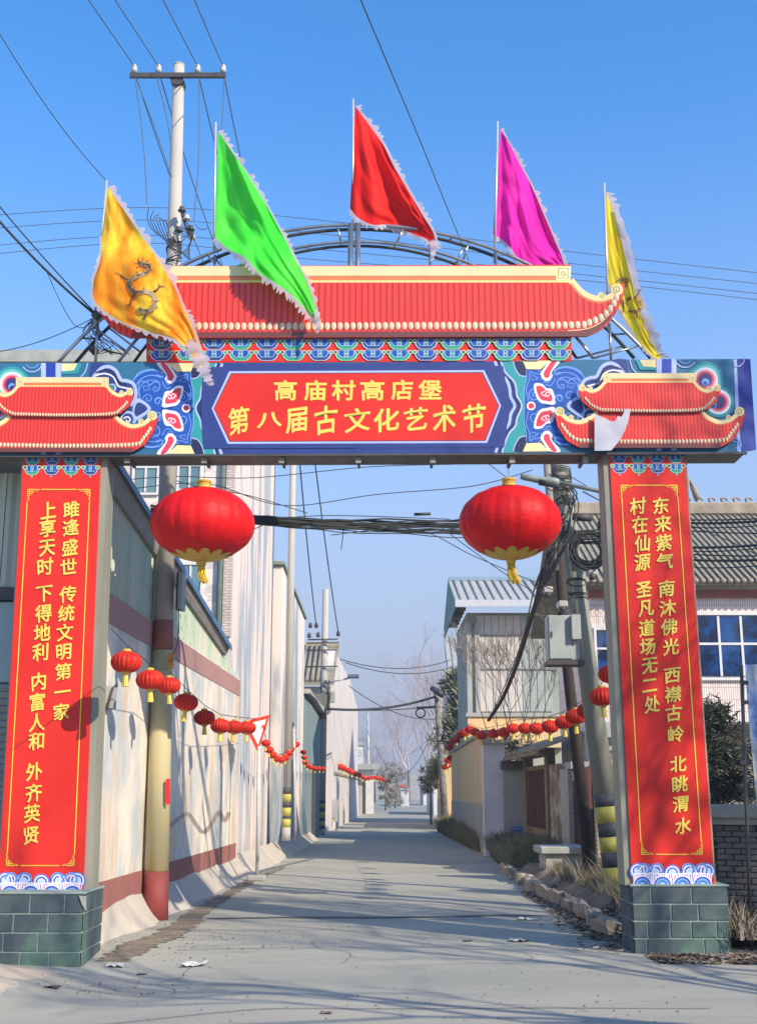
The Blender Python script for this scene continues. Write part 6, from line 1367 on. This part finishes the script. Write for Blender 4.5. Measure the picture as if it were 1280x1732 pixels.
far = [((5.2, 92, 0), 12, 21, 'pale leafless tree nearest behind the far right pole'), ((6.4, 104, 0), 15, 22, 'tall pale leafless tree behind the distant ribbed roof'), ((-1.2, 150, 0), 7, 23, 'small pinkish leafless tree at the left of the street end'), ((7.0, 140, 0), 14, 24, 'hazy leafless tree at the right of the street end'), ((1.5, 210, 0), 8, 25, 'farthest hazy leafless tree over the end of the street'), ((5.0, 120, 0), 11, 26, 'broad leafless tree overhanging the far right road edge'), ((2.6, 170, 0), 13, 41, 'hazy leafless tree standing just right of the street end'), ((-.6, 190, 0), 11, 43, 'hazy leafless tree standing just left of the street end'), ((4.6, 185, 0), 16, 44, 'tallest hazy leafless tree far beyond the right pole')]
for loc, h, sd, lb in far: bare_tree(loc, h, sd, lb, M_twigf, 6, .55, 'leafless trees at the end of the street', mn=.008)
# trees behind the camera whose branches dapple the gateway
bare_tree((7.4, 4.9, 0), 9.5, 31, 'leafless roadside tree across the junction, nearest one', M_bark, 6, .55, mn=.007)
bare_tree((10.2, 6.4, 0), 12, 33, 'leafless roadside tree across the junction, middle one', M_bark, 6, .5, mn=.008)
bare_tree((13.5, 4.2, 0), 14, 35, 'leafless roadside tree across the junction, farthest one', M_bark, 6, .55, mn=.009)
def leafy(name, loc, rx, ry, h, n, m, sz, seed, label, cat='tree', z0=.1, conical=.5, trunk=.08, tall=1.0, up=0):
    r_ = random.Random(seed); loc = Vector(loc); t = thing(name, tuple(loc), label, cat)
    mb = MB(); mb.tube([loc, loc+Vector((0, 0, h*.8))], [trunk, trunk*.3], M_bark, 7, cap=False); mb.build('trunk', t)
    mb = MB(); clumps = []
    for i in range(int(n/40)):
        zz = r_.random()**.8; rr = (1-zz*conical)*(r_.random()**.4); a = r_.uniform(0, 6.28); clumps.append((Vector((rx*rr*math.cos(a), ry*rr*math.sin(a), h*(z0+(1-z0)*zz))), r_.uniform(.6, 1.3)))
    for c, s_ in clumps:
        for k in range(40):
            p = loc+c+Vector((r_.gauss(0, .12), r_.gauss(0, .12), r_.gauss(0, .10)))*s_*max(rx, .6)
            d = Vector((r_.uniform(-1, 1), r_.uniform(-1, 1), r_.uniform(-.6, 1)+up)).normalized(); e = d.cross(Vector((r_.uniform(-1, 1), r_.uniform(-1, 1), .3))).normalized()
            L = sz*r_.uniform(.7, 1.5); mb.face([p-e*L*.09, p+e*L*.09, p+d*L+e*L*.03, p+d*L-e*L*.03], m[r_.randrange(len(m))])
    mb.build('crown', t, normals=False); return t
M_g1 = mat('conifer_green', (.05, .065, .035), (.035, .045, .025), rough=.8, scale=6); M_g2 = mat('conifer_olive', (.10, .10, .055), (.07, .07, .04), rough=.8, scale=6)
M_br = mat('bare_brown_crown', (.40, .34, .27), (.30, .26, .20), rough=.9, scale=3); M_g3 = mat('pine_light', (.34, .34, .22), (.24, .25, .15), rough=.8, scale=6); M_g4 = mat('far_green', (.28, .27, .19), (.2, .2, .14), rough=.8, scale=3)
leafy('conifer', (4.75, 17.2, .2), .55, .5, 2.55, 5200, [M_g1, M_g1, M_g2], .12, 2, 'dark bushy conifer behind the garden wall right of right pillar')
leafy('conifer', (5.25, 16.4, .2), .45, .45, 2.0, 2400, [M_g1, M_g2, M_g3], .10, 3, 'smaller dark conifer half hidden behind the right banner')
leafy('conifer', (5.75, 17.0, .2), .6, .5, 2.1, 3200, [M_g1, M_g1, M_g2], .12, 4, 'low dark conifer beside the roadside banner post')
p = W(775, 1250, 50); leafy('pine', (p.x, 50, 0), .45, .6, W(775, 1140, 50).z, 1500, [M_g3, M_g3, M_g2], .42, 6, 'tufted light green pine before the far right house', z0=.55, conical=.3, up=.4)
p = W(748, 1300, 56); leafy('pine', (p.x, 56, 0), .65, .7, W(752, 1215, 56).z, 1800, [M_g3, M_g3, M_g4, M_g4], .30, 7, 'shaggy pale green tree beside the far right pole', z0=.35, conical=.2)
p = W(728, 1320, 60); leafy('pine', (p.x, 60, 0), .55, .5, W(728, 1286, 60).z, 900, [M_g2, M_g4], .22, 8, 'dark flat topped pine left of the far right pole', z0=.5, conical=.1)
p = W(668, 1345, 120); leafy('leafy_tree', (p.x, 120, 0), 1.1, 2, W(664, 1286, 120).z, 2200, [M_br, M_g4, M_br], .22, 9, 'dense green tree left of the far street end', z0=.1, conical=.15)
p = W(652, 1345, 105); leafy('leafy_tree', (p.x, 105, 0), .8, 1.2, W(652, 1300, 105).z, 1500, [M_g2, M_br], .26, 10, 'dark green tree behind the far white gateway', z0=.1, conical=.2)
p = W(870, 1300, 32); leafy('evergreen_shrub', (p.x, 31.5, 0), .45, .5, W(870, 1245, 31.5).z, 1500, [M_g2, M_g3], .11, 12, 'olive green shrub above the dark wall coping', 'shrub', z0=.6, conical=.1)
# far end odds: white van shape, distant low walls
fe = thing('street_end_wall', (2, 240, 0), 'hazy pale wall and bank closing the far end of the street', 'wall'); mb = MB(); mb.box(-14, 3.8, 250, 252, 0, 4.5, M_greyplas); mb.box(6, 34, 250, 252, 0, 5.5, M_greyplas); mb.build('wall', fe)
for (u0_, u1_, v1_, Y, lb, m_) in ((742, 733, 1318, 85, 'pale far wall along the right road edge', M_white), (690, 678, 1336, 140, 'small white far shed left of the street end', M_white), (722, 716, 1330, 150, 'low white far shed at the right road edge', M_white)):
    a = W(min(u0_, u1_), 1360, Y); b = W(max(u0_, u1_), v1_, Y); mb = MB(); mb.box(a.x, b.x+.1, Y, Y+12, 0, b.z, m_); mb.box(a.x-.15, b.x+.25, Y-.2, Y+12.2, b.z+.001, b.z+.2, M_slab); tag(mb.build('far_shed'), lb, 'shed')
r_ = random.Random(17)
# weeds and dry grass
M_wd = mat('dry_grass', (.27, .22, .12), (.17, .15, .08), rough=1, scale=5); M_wg = mat('green_grass', (.30, .28, .15), (.19, .18, .10), rough=1, scale=5); M_lit = mat('leaf_litter', (.16, .09, .055), (.10, .065, .045), rough=1, scale=7)
def tuft(name, areas, n, h, mats, seed):
    r_ = random.Random(seed); mb = MB()
    for i in range(n):
        x0_, x1_, y0_, y1_ = areas[r_.randrange(len(areas))]; x = r_.uniform(x0_, x1_); y = r_.uniform(y0_, y1_); x += SL*0
        z = .14 if x > vx(y)+.25 else .02; hh = h*r_.uniform(.4, 1.2); hh *= .35+1.3*vn(x*3.1, y*1.7); a = r_.uniform(0, 6.28); ln = r_.uniform(.1, .9)*hh; w = .0035+.0003*y
        b = Vector((x, y, z)); t1 = b+Vector((math.cos(a)*ln*.4, math.sin(a)*ln*.4, hh*.6)); t2 = b+Vector((math.cos(a)*ln, math.sin(a)*ln, hh)); e = Vector((w, 0, 0))
        m = mats[r_.randrange(len(mats))]; mb.face([b-e, b+e, t1+e*.7, t1-e*.7], m); mb.face([t1-e*.7, t1+e*.7, t2], m)
    return mb.build(name, normals=False)
def vb(y0, y1, w, off=.15): return [(vx(y)+off, vx(y)+off+w, y, y+1.5) for y in [y0+i*1.5 for i in range(int((y1-y0)/1.5))]]
tag(tuft('dry_grass', vb(24, 31, 1.0, .05), 11000, .36, [M_wd, M_wg, M_wg], 1), kind='stuff')
tag(tuft('wall_foot_grass', vb(33, 50, .55, -.25), 11000, .42, [M_wd, M_wd, M_wg], 2), kind='stuff')
tag(tuft('verge_weeds', vb(14.5, 21, 1.1, .4), 9000, .24, [M_wd, M_wd, M_twig], 3), kind='stuff')
tag(tuft('pole_foot_weeds', [(2.95, 3.9, 15.2, 19)], 6000, .34, [M_wg, M_wd, M_twig, M_wd], 4), kind='stuff')
tag(tuft('garden_weeds', [(3.5, 5.2, 12.2, 13.0)], 1500, .3, [M_wd, M_twig, M_blk], 5), kind='stuff')
mb = MB()                                             # leaf litter
for i in range(5200):
    if i % 3 == 0: y = r_.uniform(12.3, 15.5); x = vx(max(12.6, y))+r_.gauss(.25, .28); z = .03+.2*sm(2.5, 3.0, x)
    elif i % 3 == 1: y = r_.uniform(13.5, 19.5); x = vx(y)+r_.uniform(-.25, .4); z = .03+.2*sm(2.55, 3.0, x)
    else: y = r_.uniform(11.6, 12.4); x = r_.uniform(2.6, 4.2); z = .015
    if 2.45 < x < 3.7 and 12.25 < y < 13.0: continue
    s_ = r_.uniform(.012, .035); a = r_.uniform(0, 6.28); d = Vector((math.cos(a), math.sin(a), r_.uniform(-.4, .4)))*s_; e = Vector((-math.sin(a), math.cos(a), r_.uniform(-.4, .4)))*s_*.6
    p = Vector((x, y, z+gz(x, y))); mb.face([p-d-e, p+d-e, p+d+e, p-d+e], (M_lit, M_wd, M_lit, M_twig)[i % 4])
tag(mb.build('leaf_litter', normals=False), kind='stuff')
mb = MB()                                             # grit and small rubbish on the concrete
for i in range(620):
    if i < 200: p = G(r_.gauss(330, 120), r_.gauss(1590, 14))
    elif i < 260: p = G(r_.uniform(60, 260), r_.uniform(1640, 1665))
    else: p = G(r_.uniform(200, 1200), 1500+r_.random()**.7*230)
    p.z = gz(p.x, p.y)+.004; s_ = r_.uniform(.003, .012)*(1.1 if i < 260 else .8); mb.raw([p+Vector((-s_, -s_, 0)), p+Vector((s_, -s_*.6, 0)), p+Vector((s_*.7, s_, 0)), p+Vector((-s_*.8, s_*.7, 0)), p+Vector((0, 0, s_*1.1))], ((0, 1, 4), (1, 2, 4), (2, 3, 4), (3, 0, 4)), (M_dirt, M_lit, M_crack, M_stone)[i % 4])
tag(mb.build('grit', normals=False), kind='stuff')
M_pap = mat('crumpled_paper', (.60, .60, .58), (.45, .45, .43), rough=.8, scale=12)
for (u, v, w, lb, m_) in ((197, 1617, .13, 'crumpled white plastic scrap by the left pedestal foot', M_pap), (330, 1618, .16, 'flat pale torn scrap on the concrete near the left dirt strip', M_pap), (892, 1556, .16, 'flat white paper scrap on the road near the dark joint', M_pap), (878, 1592, .15, 'dark and white crumpled wrapper on the road', M_slab), (790, 1592, .07, 'small black scrap on the road centre right', M_dark), (90, 1661, .10, 'thin dark scrap on the dust mound', M_dark), (241, 1626, .07, 'small brown scrap near left pedestal', M_lit), (1162, 1447, .0, '', None), (552, 1714, .06, 'small dark leaf on the foreground road', M_lit)):
    if not w: continue
    w *= .62
    p = G(u, v); p.z = gz(p.x, p.y)+.004; mb = MB(); rr = random.Random(int(u)); nn = 6; gr = [[p+Vector((w*(i/nn-.5)*2*(1+.2*rr.random()), w*.7*(j/4-.5)*2*(1+.3*rr.random()), rr.random()*w*.35)) for j in range(5)] for i in range(nn+1)]
    mb.grid(lambda a, b: gr[int(round(a*nn))][int(round(b*4))], nn, 4, m_, False); tag(mb.build('litter_scrap', normals=False), lb, 'litter')
# ================================================================= air
if HAZE:
    hz = bpy.data.materials.new('air'); hz.use_nodes = True; hn = hz.node_tree; hn.nodes.remove(hn.nodes['Principled BSDF'])
    pv = hn.nodes.new('ShaderNodeVolumePrincipled'); pv.inputs['Density'].default_value = HAZE; pv.inputs['Color'].default_value = (.86, .88, .95, 1); pv.inputs['Anisotropy'].default_value = .3
    hn.links.new(pv.outputs[0], hn.nodes['Material Output'].inputs['Volume'])
    mb = MB(); mb.box(-60, 60, -40, 320, -1.4, 22, hz); tag(mb.build('haze'), kind='stuff')
